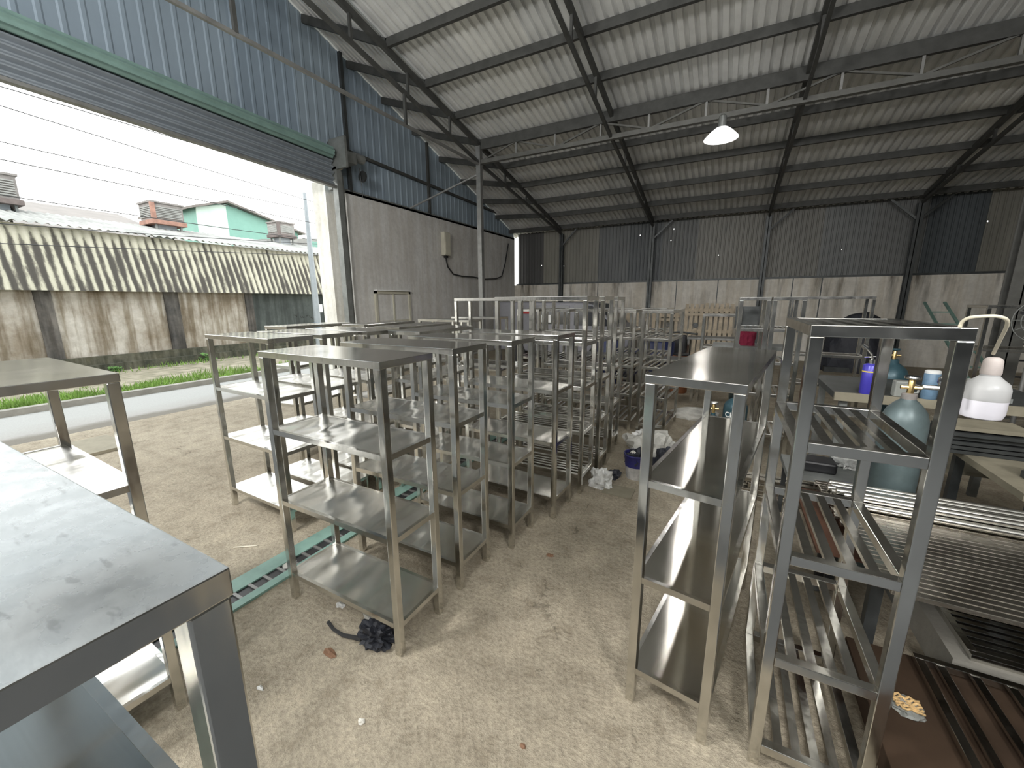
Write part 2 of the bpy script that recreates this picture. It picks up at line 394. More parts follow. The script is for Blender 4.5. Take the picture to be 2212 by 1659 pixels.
def dusty():
    m, nt, b = new_mat('dusty_spotted_steel_top')
    v = coords(nt, True)
    c = ramp(nt, noise_n(nt, v, 2.2, 6), [(.35, (.30, .33, .34)), (.7, (.41, .44, .45))])
    sp = ramp(nt, noise_n(nt, coords(nt, True, (26, 80, 26)), 1, 3, .5), [(.63, 1.0), (.70, .62)])
    c = mix(nt, .7, c, sp, 'MULTIPLY')
    g = nt.nodes.new('ShaderNodeTexCoord'); vm = nt.nodes.new('ShaderNodeVectorMath'); vm.operation = 'DISTANCE'
    nt.links.new(g.outputs['Object'], vm.inputs[0]); vm.inputs[1].default_value = (.37, .10, 1.44)
    d = mathn(nt, 'ADD', vm.outputs['Value'], mathn(nt, 'MULTIPLY', noise_n(nt, v, 14, 5), .10))
    c = mix(nt, .85, c, ramp(nt, d, [(.06, (.42, .40, .38)), (.10, (.75, .72, .70)), (.17, (1., 1., 1.))]), 'MULTIPLY')
    nt.links.new(c, b.inputs['Base Color']); b.inputs['Metallic'].default_value = .55
    nt.links.new(ramp(nt, noise_n(nt, v, 30, 4), [(.3, .22), (.7, .34)]), b.inputs['Roughness'])
    bump(nt, b, noise_n(nt, coords(nt, True, (26, 80, 26)), 1, 3, .5), .10, .004)
    return m
M['sheet_dusty'] = dusty()
M['globe'] = plastic('fill_lamp_globe', (.9, .9, .88), .3, 1.0, .25)
M['reflector'] = simple('lamp_reflector', (.85, .85, .85), .35, .4, .03, emit=((1, 1, 1), 1.2))

# ================================================================== SETTING
XW = -7.2; YB = 13.69; YD = 5.9; YD0 = -3.6; DOORZ = 4.0; MZ = 3.95
XR = 11.5; YF = -9.0
def roofz(x, y):
    z = 4.19 + .21*(13.64-y) if y > 0 else 4.19+.21*13.64 + .21*y
    t = min(1, max(0, (-5.3-x)/1.9))
    if 0 < y: z += t*.115*min(13.64-y, 9.0)
    else: z += t*.115*max(0, 9.0+y*.9)
    return z
# floor
fl_ = MB(); fl_.box(XW+.02, .1, .35, YB, -.12, 0); fl_.box(.1, XR, .95, YB, -.12, 0)
fl_.build('floor', M['floor'])['kind'] = 'structure'
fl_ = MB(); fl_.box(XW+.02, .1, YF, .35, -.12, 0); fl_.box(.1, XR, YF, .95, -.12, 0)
fl_.build('floor', M['floor_unseen_dark'])['kind'] = 'structure'
# ribbed sheet builders
def ribs_roof(x0, x1, y0, y1, nseg, pitch=.145, h=.042):
    mb = MB(); xs = []
    x = x0
    while x < x1:
        xs += [(x, 0), (x+pitch*.52, 0), (x+pitch*.62, h), (x+pitch*.90, h)]; x += pitch
    ys = [y0+(y1-y0)*i/nseg for i in range(nseg+1)]
    for y in ys:
        for x, dz in xs: mb.v.append((x, y, roofz(x, y)+dz))
    n = len(xs)
    for j in range(nseg):
        for i in range(n-1): mb.f.append((j*n+i, j*n+i+1, (j+1)*n+i+1, (j+1)*n+i))
    return mb
ribs_roof(XW-.35, XR+.3, 0, YB+.45, 14).build('ceiling', M['roof'])['kind'] = 'structure'
for xa, xb in ((XW-.35, -5.0), (-3.6, -.8), (.6, XR+.3)):   # unseen gaps between, added to let more daylight in
    ribs_roof(xa, xb, YF-.3, 0, 6).build('ceiling', M['roof'])['kind'] = 'structure'
# left masonry wall with the door opening
mw = MB()
mw.box(XW-.22, XW, YD+.30, YB, 0, MZ)
mw.box(XW-.22, XW, YF, YD0, 0, MZ)
wl = mw.build('wall_left', M['plaster']); wl['kind'] = 'structure'
# concrete door jamb column, sunlight put into its whitish colour
MB().box(XW-.62, XW-.22, YD-.02, YD+.38, 0, 4.1).build('trim_1', M['jamb'])['kind'] = 'structure'
# gable cladding above (ribbed, vertical)
def ribs_wall(const, a0, a1, zlo, zhi, axis, pitch=.2, h=.025, sign=1):
    mb = MB(); cols = []
    a = a0
    while a < a1:
        cols += [(a, 0), (a+pitch*.6, 0), (a+pitch*.7, h), (a+pitch*.9, h)]; a += pitch
    cols.append((a1, 0))
    for a, d in cols:
        lo = zlo(a) if callable(zlo) else zlo; hi = zhi(a) if callable(zhi) else zhi
        for z in (lo, hi):
            mb.v.append((const+sign*d, a, z) if axis == 'y' else (a, const+sign*d, z))
    for i in range(len(cols)-1): mb.f.append((2*i, 2*i+2, 2*i+3, 2*i+1))
    return mb
gz = lambda y: (DOORZ+.10 if YD0 <= y <= YD else MZ-.02)
g1 = ribs_wall(XW-.10, YF, YB+.1, gz, lambda y: roofz(XW-.1, y)-.005, 'y', .2, .010).build('wall_left_upper', M['gable_clad']); g1['kind'] = 'structure'
MB().box(XW-.11, XW+.0, YD-.02, YB, MZ-.05, MZ+.03).build('trim_2', M['dull_steel'])['kind'] = 'structure'
# back wall : masonry below, patched cladding above with a gap in the left corner
MB().box(XW-.22, XR, YB, YB+.2, 0, 2.27).build('wall_back', M['back_masonry'])['kind'] = 'structure'
bw = MB()
bw.add(*(lambda m: (m.v, m.f))(ribs_wall(YB+.22, XW+.035, XR, 2.24, lambda x: roofz(x, YB+.2)+.02, 'x', .115, .018, -1)))
bw.build('wall_back_upper', M['back_clad'])['kind'] = 'structure'
MB().box(XW, XR, YB+.12, YB+.21, 2.27, 2.33).build('trim_3', M['dark_steel'])['kind'] = 'structure'
# masonry joints on the back wall
for i, x in enumerate((-4.0, -1.5, -.35, 1.5, 2.15)):
    MB().box(x-.012, x+.012, YB-.012, YB+.01, 0, 2.27).build('trim_%d' % (10+i), M['dark_steel'])['kind'] = 'structure'
# right and front walls
MB().box(XR, XR+.2, YF, YB, 0, 2.3).build('wall_right', M['plaster'])['kind'] = 'structure'
wr = ribs_wall(XR+.1, YF, YB, 2.3, lambda y: roofz(XR, y), 'y', .2, .02).build('wall_right_upper', M['back_clad']); wr['kind'] = 'structure'
MB().box(XW, XR, YF-.2, YF, 0, roofz(0, YF)-.1).build('wall_front', M['front_wall'])['kind'] = 'structure'
# ------------------------------------------------------------------ roof structure
RX = [-5.31, -2.30, .75, 3.83, 6.9, 9.9]
ordn = ['first', 'second', 'third', 'fourth', 'fifth', 'sixth', 'seventh', 'eighth', 'ninth', 'tenth', 'eleventh', 'twelfth', 'thirteenth', 'fourteenth']
def uz(y): return roofz(0, y)
for i, x in enumerate(RX):
    t = empty('roof_truss', (x, 13.5, uz(13.5)-.1)); o = Vector(t.location)
    tag(t, '%s roof truss from the %s, sloping down to the back wall' % (ordn[i], 'blue-hazed gable wall'), 'roof truss', 'sloping roof trusses')
    L = lambda p: Vector(p)-o
    MB().bar(L((x, 13.55, uz(13.55)-.14)), L((x, .0, uz(0)-.14)), .06, .10).build('top_chord', M['purlin'], t)
    MB().bar(L((x, 13.55, uz(13.55)-.26)), L((x, 8.38, uz(8.38)-.52)), .05, .06).build('bottom_chord', M['purlin'], t)
    MB().bar(L((x, 8.38, uz(8.38)-.52)), L((x, 0, uz(0)-.60)), .05, .06).build('bottom_chord', M['purlin'], t)
    for y in (1.2, 3.0, 4.9, 6.1, 7.3, 9.6, 10.8, 12.0):
        d = .54 if y < 8.4 else .26+(.26*(13.55-y)/5.17)
        MB().bar(L((x, y, uz(y)-.14)), L((x, y, uz(y)-d)), .04).build('strut', M['purlin'], t)
    if i == 0:
        MB().bar(L((x, 8.38, 4.74)), L((x, -6, 4.70)), .04, .045).build('tie_beam', M['galv'], t)
        for y in (6.0, 3.2): MB().bar(L((x, y, 4.74)), L((x, y, uz(y)-.56)), .045).build('strut', M['purlin'], t)
purl_y = [13.5, 12.5, 11.52, 10.5, 9.5, 8.47, 7.5, 6.58, 5.64, 4.65, 3.6, 2.5, 1.4]
for i, y in enumerate(purl_y):
    xs = [XW-.1, -5.31, XR]
    mb = MB()
    for a, b_ in zip(xs[:-1], xs[1:]):
        mb.bar((a, y, roofz(a, y)-.065), (b_, y, roofz(b_, y)-.065), .06, .13)
    o = mb.build('roof_purlin', M['purlin'])
    tag(o, '%s horizontal roof purlin counted from the back wall' % ordn[i], 'purlin', 'purlins under the roof sheets')
# lattice girder
gd = empty('lattice_girder', (-5.31, 8.38, 4.76)); go = Vector(gd.location)
tag(gd, 'long lattice girder carrying the trusses, above the hanging lamp', 'girder')
GL = lambda x, z: Vector((x, 8.38, z))-go
MB().bar(GL(-5.25, 4.78), GL(XR-.1, 4.72), .09, .08).build('bottom_chord', M['girder'], gd)
MB().bar(GL(-5.25, 5.08), GL(XR-.1, 5.08), .07, .09).build('top_chord', M['purlin'], gd)
MB().bar(GL(-5.25, 5.18), GL(XR-.1, 5.18), .04, .11).build('top_plate', M['purlin'], gd)
k = 0; x = -5.31
while x < 10:
    MB().bar(GL(x+.05, 4.8), GL(x+.95, 5.06), .03).build('diagonal', M['girder'], gd)
    MB().bar(GL(x+.95, 5.06), GL(x+1.85, 4.8), .03).build('diagonal', M['girder'], gd)
    MB().bar(GL(x+.95, 4.8), GL(x+.95, 5.06), .035).build('strut', M['galv'], gd)
    MB().bar(GL(x+1.85, 4.8), GL(x+1.85, 5.06), .035).build('strut', M['galv'], gd)
    x += 1.85
# columns
def column(x, y, z, w, label, mat, name='steel_column', d=None):
    t = empty(name, (x, y, 0)); tag(t, label, 'column')
    d = d or w
    mb = MB(); mb.box(-w/2, w/2, -d/2, -d/2+.012, .012, z); mb.box(-w/2, w/2, d/2-.012, d/2, .012, z); mb.box(-.008, .008, -d/2, d/2, .012, z)
    mb.build('shaft', mat, t)
    MB().box(-w/2-.05, w/2+.05, -d/2-.05, d/2+.05, 0, .012).build('base_plate', mat, t)
    return t
pc = empty('steel_post', (-5.31, 8.38, 0)); tag(pc, 'slender pale steel post standing behind the rack tops near the plaster wall', 'post')
MB().box(-.055, .055, -.055, .055, .01, 5.12).build('shaft', M['galv'], pc)
MB().box(-.12, .12, -.12, .12, 0, .01).build('base_plate', M['galv'], pc)
MB().bar((0, 0, 4.55), (-1.85, -.3, 3.95), .03).build('knee_brace', M['galv'], pc)
column(3.55, 8.38, 4.70, .26, 'wide steel column at the right edge, nearest of the columns', M['girder'], d=.2)
for i, x in enumerate(RX):
    t = column(x, YB-.09, roofz(0, YB)-.22, .13, '%s dark column from the left corner standing against the back wall' % ordn[i], M['dark_steel'], d=.13)
    MB().bar((0, 0, 3.55), (.55 if i else .5, .05, 4.08), .045).build('knee_brace', M['dark_steel'], t)
    if i == 3: MB().bar((0, 0, 3.55), (-.55, .05, 4.08), .045).build('knee_brace', M['dark_steel'], t)
# rails on gable
gr = MB().bar((XW-.03, 5.9, 4.75), (XW-.03, YB, 4.60), .05, .06).build('gable_rail', M['purlin'])
tag(gr, 'horizontal steel rail across the blue-hazed gable cladding', 'rail')
gp = MB().bar((XW-.02, 8.9, MZ), (XW-.02, 8.9, roofz(XW, 8.9)-.05), .06, .06).build('gable_post', M['purlin'])
tag(gp, 'upright steel post on the blue-hazed gable cladding above the plaster', 'post')
gp = MB().bar((XW-.02, 6.35, MZ), (XW-.02, 6.35, roofz(XW, 6.35)-.05), .07, .06).build('gable_post', M['dark_steel'])
tag(gp, 'dark upright post on the gable cladding beside the shutter motor', 'post')
# roller shutter
d1 = empty('door_1', (XW, YD, 0)); tag(d1, kind='structure')
cu = MB()
z = DOORZ; xo = XW+.10
nsl = 6
prof = []
for i in range(nsl*6+1):
    zz = DOORZ-.02+i*.105/6; prof.append((xo-XW+.028*math.sin(i/6*2*math.pi), zz))
TILT = .030
for x_, zz in prof: cu.v += [(x_, YD0-YD+.05, zz-TILT*(YD0-YD)-.03), (x_, -.05, zz-.03)]
for i in range(len(prof)-1): cu.f.append((2*i, 2*i+1, 2*i+3, 2*i+2))
cu.build('shutter_curtain', M['shutter'], d1, smooth=True)
coil = MB()
cp_ = []
for a in range(40):
    an = 2*math.pi*a/40; r = .10+.010*math.sin(an*8)
    cp_.append((r*math.cos(an)+.16, r*math.sin(an)+4.52))
coil.prism(cp_, YD0-YD+.1, -.1, 'y'); coil.v = [(x_, y_, z_-TILT*y_) for x_, y_, z_ in coil.v]; coil.build('shutter_coil', M['shutter_green'], d1, smooth=True)
bb_ = MB().box(.05, .15, YD0-YD+.05, -.03, DOORZ-.09, DOORZ-.05); bb_.v = [(x_, y_, z_-TILT*y_) for x_, y_, z_ in bb_.v]; bb_.build('bottom_bar', M['galv'], d1)
for y in (.0, YD0-YD):
    g_ = MB(); g_.box(.02, .16, y-.02, y+.10, 0, 4.30); g_.box(.0, .05, y+.10, y+.22, 0, 4.2); g_.box(.05, .09, y+.16, y+.19, 0, 4.2)
    g_.build('guide_rail', M['dull_steel'], d1)
MB().box(0, .45, -.02, .03, 4.25, 4.8).build('bracket_plate', M['dull_steel'], d1)
mo = empty('shutter_motor', (XW+.2, YD+.28, 4.45)); tag(mo, 'blue-grey shutter motor with chain wheel beside the green coil', 'motor')
MB().box(-.10, .12, -.16, .10, -.05, .16).build('gearbox', M['dull_steel'], mo, bevel=.02)
mm = Matrix.Rotation(math.pi/2, 4, 'X')
MB().lathe([(.07, -.15), (.09, -.13), (.09, .1), (.07, .12)], (0, 0, 0), 16, Matrix.Translation((.02, .2, .12)) @ mm).build('motor_body', M['dull_steel'], mo, smooth=True)
MB().lathe([(.11, -.015), (.11, .015)], (0, 0, 0), 20, Matrix.Translation((.02, .30, -.2)) @ mm).build('chain_wheel', M['dark_steel'], mo, smooth=True)
MB().tube([(0, .24, -.05), (.02, .26, -.4), (.03, .25, -.62)], .008, 6).build('pull_chain', M['dark_steel'], mo)
MB().box(-.04, .05, -.26, -.22, -.2, -.02).build('limit_switch', M['cream'], mo)
# side door (flush panelled door in plaster wall)
d2 = empty('door_2', (XW, 7.33, 0)); tag(d2, kind='structure')
f_ = MB(); f_.box(-.02, .05, -.58, -.52, 0, 1.94); f_.box(-.02, .05, .52, .58, 0, 1.94); f_.box(-.02, .05, -.58, .58, 1.88, 1.94); f_.box(-.02, .045, -.02, .02, 0, 1.88)
f_.box(-.02, .04, -.52, .52, 1.18, 1.26); f_.box(-.02, .04, -.52, .52, 0, .10)
f_.build('door_frame', M['cream'], d2)
MB().box(-.02, .02, -.52, .52, 0, 1.9).build('door_leaf', M['plaster'], d2)
hd = MB().box(0, .10, -.56, .56, 1.945, 1.965).build('door_head_strip', M['white'], d2)
# wall box and hanging cable
wb = empty('electric_box', (XW, 9.42, 2.95)); tag(wb, 'tall cream metal switch box high on the plaster wall', 'box')
MB().box(.01, .14, -.13, .13, 0, .62).build('box_body', M['cream'], wb, bevel=.01)
MB().box(.14, .155, -.11, .11, .03, .59).build('box_cover', M['cream'], wb)
MB().box(.03, .11, -.05, .05, -.06, 0).build('cable_gland', M['black'], wb)
pts = [(XW+.06, 9.42, 2.9), (XW+.06, 9.50, 2.65), (XW+.06, 9.75, 2.47), (XW+.06, 10.2, 2.43), (XW+.06, 10.8, 2.44), (XW+.06, 11.4, 2.40), (XW+.06, 12.2, 2.45), (XW+.06, 12.6, 2.55), (XW+.06, 12.85, 3.0), (XW+.06, 13.1, 3.7)]
cb = MB().tube(pts, .020, 8).build('electric_cable', M['black'], smooth=True); tag(cb, 'thick black cable drooping across the plaster wall from the cream box', 'cable')
tb = empty('tube_light', (XW+.05, 8.75, 3.35))
COL.objects.unlink(tb); bpy.data.objects.remove(tb)
# hanging lamp
lp = empty('high_bay_lamp', (-.37, 8.0, 4.29)); tag(lp, 'glowing round high bay lamp hanging under the lattice girder', 'lamp')
MB().lathe([(.06, .17), (.10, .155), (.17, .10), (.255, .01), (.26, 0), (.25, .005), (.16, .085), (.06, .12)], (0, 0, 0), 28).build('shade', M['reflector'], lp, smooth=True)
MB().lathe([(.03, .115), (.08, .09), (.11, .055), (.10, .02), (.04, .0)], (0, 0, 0), 18).build('bulb', M['bulb'], lp, smooth=True)
MB().lathe([(.06, .165), (.06, .33), (.03, .36)], (0, 0, 0), 14).build('lamp_holder', M['dull_steel'], lp)
MB().tube([(0, 0, .36), (0, .1, .40), (0, .33, .46)], .008, 6).build('suspension_cable', M['black'], lp)
ll = bpy.data.lights.new('high_bay_lamp_light', 'SPOT'); ll.energy = 22; ll.spot_size = 2.6; ll.shadow_soft_size = .12; ll.color = (1, .985, .965)
lo_ = bpy.data.objects.new('lamp_light', ll); COL.objects.link(lo_); lo_.parent = lp; lo_.location = (0, 0, -.02)
def add_fill_lamp(x, y, z_, power):  # added lamps out of view, to brighten the interior
    t = empty('added_fill_lamp', (x, y, z_)); tag(t, 'added globe lamp behind the viewer, brightening the hall', 'lamp', 'added fill lamps out of view')
    MB().lathe([(.02, -.12), (.09, -.08), (.12, 0), (.09, .08), (.04, .13)], (0, 0, 0), 20).build('globe', M['globe'], t, smooth=True)
    MB().lathe([(.045, .13), (.045, .22), (.02, .24)], (0, 0, 0), 14).build('lamp_holder', M['dull_steel'], t)
    MB().tube([(0, 0, .24), (0, 0, roofz(x, y)-z_)], .008, 6).build('suspension_cable', M['black'], t)
    l_ = bpy.data.lights.new('added_fill_light', 'POINT'); l_.energy = power; l_.shadow_soft_size = .35; l_.color = (1, .985, .96)
    o_ = bpy.data.objects.new('lamp_light', l_); COL.objects.link(o_); o_.parent = t
add_fill_lamp(-3.0, -1.2, 4.3, 430); add_fill_lamp(2.4, -1.8, 4.3, 400); add_fill_lamp(-.4, -4.5, 4.3, 400)

# ================================================================== EXTERIOR
def st(o): o['kind'] = 'structure'; return o
st(MB().box(-9.62, XW+.02, -14, 40, -.14, -.012).build('road', M['asphalt']))
st(MB().box(-9.78, -9.62, -14, 40, -.14, .09).build('kerb', M['kerb']))
st(MB().box(-13.55, -9.78, -14, 40, -.14, .03).build('footpath', M['soil']))
st(MB().box(XW-.35, XW+.05, YD0-1, YD+.4, -.1, .002).build('threshold', M['floor']))
st(MB().box(-60, -13.5, -30, 80, -.14, -.02).build('ground', M['soil']))
st(MB().box(XR+.2, 60, -30, 80, -.14, -.02).build('ground', M['soil']))
st(MB().box(-9.6, XR+.2, YB+.2, 60, -.15, -.02).build('ground', M['soil']))
st(MB().box(XW+.02, XR+.2, -40, YF-.2, -.15, -.02).build('ground', M['kerb']))
# boundary wall
bwall = empty('boundary_wall', (-13.6, 5, 0)); tag(bwall, 'long weathered masonry boundary wall across the road', 'wall')
MB().box(-.2, 0, -15, 2.55, 0, 2.02).build('wall_panel', M['ext_wall'], bwall)
MB().box(-.2, 0, 2.55, 25, 0, 2.02).build('wall_panel', M['ext_dark'], bwall)
for y0, y1 in ((-2.05, -1.78), (.30, .62), (2.40, 2.62), (5.3, 5.55), (-4.9, -4.6), (8.4, 8.7)):
    MB().box(0, .06, y0, y1, .2, 2.0).build('pilaster', M['pilaster'], bwall)
pl = MB(); pl.box(0, .20, -15, 25, 0, .22); pl.box(0, .10, -15, 25, .22, .42); pl.build('plinth', M['plinth'], bwall)
gf = MB().box(.001, .004, -4.0, -3.2, .75, 1.25).build('red_paint_patch', M['tower_rust'], bwall); gf['label'] = 'faded red painted patch'
gfm = MB()
for k, (y0, z0) in enumerate(((4.0, 1.22), (4.25, 1.18), (4.45, 1.20), (4.62, 1.12), (4.8, 1.16), (4.95, 1.14))):
    gfm.tube([(.004, y0+.14*(j/8)-.02*math.sin(j*1.1+k), z0+.05*math.sin(j*(1.0+.3*k)+k*2)) for j in range(9)], .005, 5)
gfm.build('scrawl', M['pilaster'], bwall)['label'] = 'faint dark scrawled lines'
# lean-to corrugated fascia
fa = MB(); ns = 8
y = -15.0; ycs = []
while y < 25: ycs.append(y); y += .17/6
for y in ycs:
    dx = .022*math.sin(2*math.pi*y/.17)
    for j, (x_, z_) in enumerate(((-13.38, 1.98), (-13.62, 2.7), (-13.86, 3.42))): fa.v.append((x_+dx+13.6, y, z_))
for i in range(len(ycs)-1):
    for j in range(2): fa.f.append((i*3+j, (i+1)*3+j, (i+1)*3+j+1, i*3+j+1))
lt = empty('lean_to_roof', (-13.6, 0, 0)); tag(lt, 'steep mould-streaked corrugated sheeting above the boundary wall', 'roof')
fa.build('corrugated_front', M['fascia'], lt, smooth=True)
rf = MB()
for i, y in enumerate(ycs):
    dz = .025*math.sin(2*math.pi*y/.17)
    rf.v += [(-.05, y, 3.44+dz), (-3.2, y, 4.12+dz)]
for i in range(len(ycs)-1): rf.f.append((2*i, 2*i+1, 2*i+3, 2*i+2))
rf.build('upper_sheets', M['ext_roof'], lt, smooth=True)
# further factory roof (brown) and green house
fr = empty('factory_roof', (-22, 0, 0)); tag(fr, 'long dull brown factory roof far behind the lean-to', 'roof')
MB().prism([(-8, 3.9), (5.0, 3.7), (-1.0, 5.35)], -14, 7.9, 'y').build('roof_slope', M['brown_roof'], fr)
gh = empty('green_factory', (-24, 13.0, 0)); tag(gh, 'turquoise gabled factory building behind the lean-to roof', 'building')
MB().prism([(-2.2, 0), (2.9, 0), (2.9, 5.7), (-.9, 6.55), (-2.2, 6.2)], -4.0, 1.2, 'x').build('gable_block', M['green_wall'], gh)
MB().prism([(-2.24, 3.0), (-.9, 3.0), (-.9, 6.52), (-2.24, 6.15)], 1.18, 1.24, 'x').build('pale_side', M['pale_wall'], gh)
MB().prism([(-2.5, 6.15), (-.9, 6.68), (3.2, 5.68), (3.2, 5.60), (-.9, 6.58), (-2.5, 6.05)], -4.2, 1.5, 'x').build('roof', M['brown_roof'], gh)
lh = empty('low_green_annex', (-19.5, 14.5, 0)); tag(lh, 'low green-roofed annex behind the lean-to at the right', 'building')
MB().prism([(-3.5, 0), (4.5, 0), (4.5, 3.9), (.2, 4.9), (-3.5, 4.4)], -1, 1.2, 'x').build('roof_block', M['ext_roof'], lh)
MB().box(1.2, 1.26, -1.2, 2.5, 4.1, 4.6).build('clerestory', M['green_wall'], lh)
# evaporative cooler towers
def cooler(x, y, z0, w, h, label, post='tower_rust'):
    t = empty('roof_cooler', (x, y, z0)); tag(t, label, 'cooler', 'louvred coolers on the roof opposite')
    MB().box(-w/2, w/2, -w/2, w/2, .12, h).build('cabinet', M['tower_body'], t)
    lv = MB()
    for k in range(7):
        zz = .2+k*(h-.28)/7
        lv.box(w/2, w/2+.03, -w/2+.05, w/2-.05, zz, zz+.03); lv.box(-w/2+.05, w/2-.05, -w/2-.03, -w/2, zz, zz+.03)
    lv.build('louvres', M['ext_roof'], t)
    MB().box(w/2-.02, w/2+.045, -w/2-.04, -w/2+.08, .1, h).build('corner_post', M[post], t)
    MB().box(-w/2-.03, w/2+.05, -w/2-.05, w/2+.05, 0, .12).build('base_tray', M[post], t)
    MB().box(-w/2-.02, w/2+.04, -w/2-.04, w/2+.04, h, h+.05).build('lid', M['tower_body'], t)
    for sx_ in (-1, 1):
        for sy_ in (-1, 1): MB().bar((sx_*w*.4, sy_*w*.4, -.35), (sx_*w*.4, sy_*w*.4, 0), .05).build('leg', M['dull_steel'], t)
    MB().box(-w*.3, w*.3, -w*.3, w*.3, -.35, 0).build('duct', M['pole'], t)
cooler(-16.4, 6.75, 4.12, .82, .62, 'orange-cornered louvred cooler on the roof, beside the turquoise building')
cooler(-16.4, 3.25, 4.12, .82, .68, 'louvred cooler on the roof at the far left edge', 'tower_dark')
cooler(-16.6, 10.85, 4.28, .70, .56, 'dark louvred cooler on the roof, nearest the street pole', 'tower_dark')
# street lamp pole
sl = empty('street_pole', (-12.6, 9.18, 0)); tag(sl, 'pale tapered street pole beside the door jamb', 'pole')
MB().tube([(0, 0, 0), (0, 0, 1.2), (0, 0, 5.2)], [.13, .11, .055], 14).build('shaft', M['pole'], sl, smooth=True)
MB().box(.08, .12, .03, .16, 1.35, 1.62).build('notice_plate', M['white'], sl)
MB().box(-.10, .12, -.12, .0, .5, 1.0).build('poster', M['sky_can'], sl)
# overhead wires
wires = [((-13.2, -6, 4.2), (-13.2, 8, 3.35), (-13.2, 20, 4.4)), ((-12.0, -6, 5.9), (-12.2, 8, 4.75), (-12.2, 22, 4.3)), ((-12.4, -6, 4.6), (-12.4, 8, 4.15), (-12.4, 22, 4.2)),
         ((-13.0, -6, 5.2), (-13.0, 8, 4.35), (-13.0, 22, 5.2)), ((-13.0, -6, 3.0), (-13.0, 6, 3.15), (-13.0, 20, 4.6)), ((-12.8, -6, 2.5), (-12.8, 5, 2.85), (-12.8, 18, 3.9)), ((-11.5, -6, 5.6), (-11.5, 4, 5.15), (-11.5, 20, 5.6))]
wl_ = ['third', 'first', 'fourth', 'second', 'fifth', 'sixth', 'seventh']
for i, (a, b_, c_) in enumerate(wires):
    pts = []
    for k in range(25):
        t_ = k/24; p = (1-t_)**2*Vector(a)+2*t_*(1-t_)*Vector(b_)+t_*t_*Vector(c_); pts.append(p)
    o = MB().tube(pts, .009, 5).build('overhead_wire', M['wire'])
    tag(o, 'thin black overhead wire strung along the street', 'wire', 'overhead wires along the street')
# grass stuff
gm = MB()
for i in range(26000):
    u_ = random.random()
    if u_ < .8: x_ = -9.85-abs(random.gauss(0, .5)); dens = 1
    else: x_ = -12.8-random.random()*.5
    y_ = random.uniform(-4, 16)
    nz = noise.noise(Vector((x_*.9, y_*.7, 0)))
    if nz < -.05 and random.random() < .85: continue
    if y_ > 4 and random.random() < .4: continue
    h_ = random.uniform(.04, .12)*(1.4 if nz > .2 else 1); a_ = random.uniform(0, 6.28); w_ = .012
    dx, dy = math.cos(a_)*w_, math.sin(a_)*w_
    gm.add([(x_-dx, y_-dy, .03), (x_+dx, y_+dy, .03), (x_+random.gauss(0, .03), y_+random.gauss(0, .03), .03+h_)], [(0, 1, 2)])
for i in range(500):   # weeds at the door jamb foot
    x_ = -7.6-random.random()*.7; y_ = random.uniform(4.4, 7.0); h_ = random.uniform(.04, .12); a_ = random.uniform(0, 6.28)
    gm.add([(x_-.01*math.cos(a_), y_-.01*math.sin(a_), -.02), (x_+.01*math.cos(a_), y_+.01*math.sin(a_), -.02), (x_+random.gauss(0, .03), y_+random.gauss(0, .03), h_)], [(0, 1, 2)])
g_ = gm.build('verge_grass', M['grass']); tag(g_, 'patchy green verge grass beyond the road', 'grass', kind='stuff')
def weed(x, y, s_, label):
    mb = MB(); z0 = .03
    for i in range(60):
        a_ = random.uniform(0, 6.28); r = random.random()**.5*s_; zz = random.uniform(.02, s_*1.1)
        p = Vector((r*math.cos(a_), r*math.sin(a_), zz)); d = Vector((random.gauss(0, 1), random.gauss(0, 1), random.gauss(0, .6))).normalized()*.05
        q = d.cross(Vector((random.random(), random.random(), 1))).normalized()*.022
        mb.add([p-d, p+q, p+d, p-q], [(0, 1, 2, 3)])
    t = empty('weed', (x, y, z0)); tag(t, label, 'weed')
    mb.build('leaves', M['leaf'], t)
    st_ = MB()
    for i in range(6):
        a_ = i*1.05; st_.tube([(0, 0, 0), (.3*s_*math.cos(a_), .3*s_*math.sin(a_), s_*.9)], .005, 5)
    st_.build('stems', M['leaf'], t)
weed(-13.2, 5.95, .22, 'bushy green weed against the plinth left of the rack post')
weed(-13.25, 3.95, .12, 'small green weed at the foot of the plinth behind the near rack')
# board lying at threshold
bd = MB().box(-6.95, -6.2, .7, 1.85, .003, .035).build('timber_board', M['board']); tag(bd, 'pale board lying flat by the road edge behind the near rack', 'board')

# ================================================================== RACKS
T = .036
def leg_mb(x, y, h, t=T): return MB().box(x, x+t, y, y+t, 0, h)
def solid_rack_proto(w, d, h, levels, top_mat, sheet_mat, name='steel_shelf_rack', t=T):
    r = empty(name)
    for (x, y) in ((-w/2, -d/2), (w/2-t, -d/2), (w/2-t, d/2-t), (-w/2, d/2-t)):
        leg_mb(x, y, h-.032, t).build('leg', M['tube'], r, bevel=.003)
    tp = MB().box(-w/2-.002, w/2+.002, -d/2-.002, d/2+.002, h-.032, h).build('top_panel', top_mat, r, bevel=.002)
    tp.data.materials.append(M['rail'])
    for f in tp.data.polygons:
        if f.normal.z < .8: f.material_index = 1
    for z in levels:
        mb = MB()
        # folded tray: thin deck with turned-down lips
        mb.box(-w/2+.006, w/2-.006, -d/2+.006, d/2-.006, z-.004, z)
        sh = mb.build('shelf', sheet_mat, r)
        lip = MB()
        lip.box(-w/2+t, w/2-t, -d/2+.002, -d/2+.02, z-.026, z+.001); lip.box(-w/2+t, w/2-t, d/2-.02, d/2-.002, z-.026, z+.001)
        lip.box(-w/2+.002, -w/2+.02, -d/2+t, d/2-t, z-.026, z+.001); lip.box(w/2-.02, w/2-.002, -d/2+t, d/2-t, z-.026, z+.001)
        lip.build('edge_rail', M['rail'], sh)
    return r
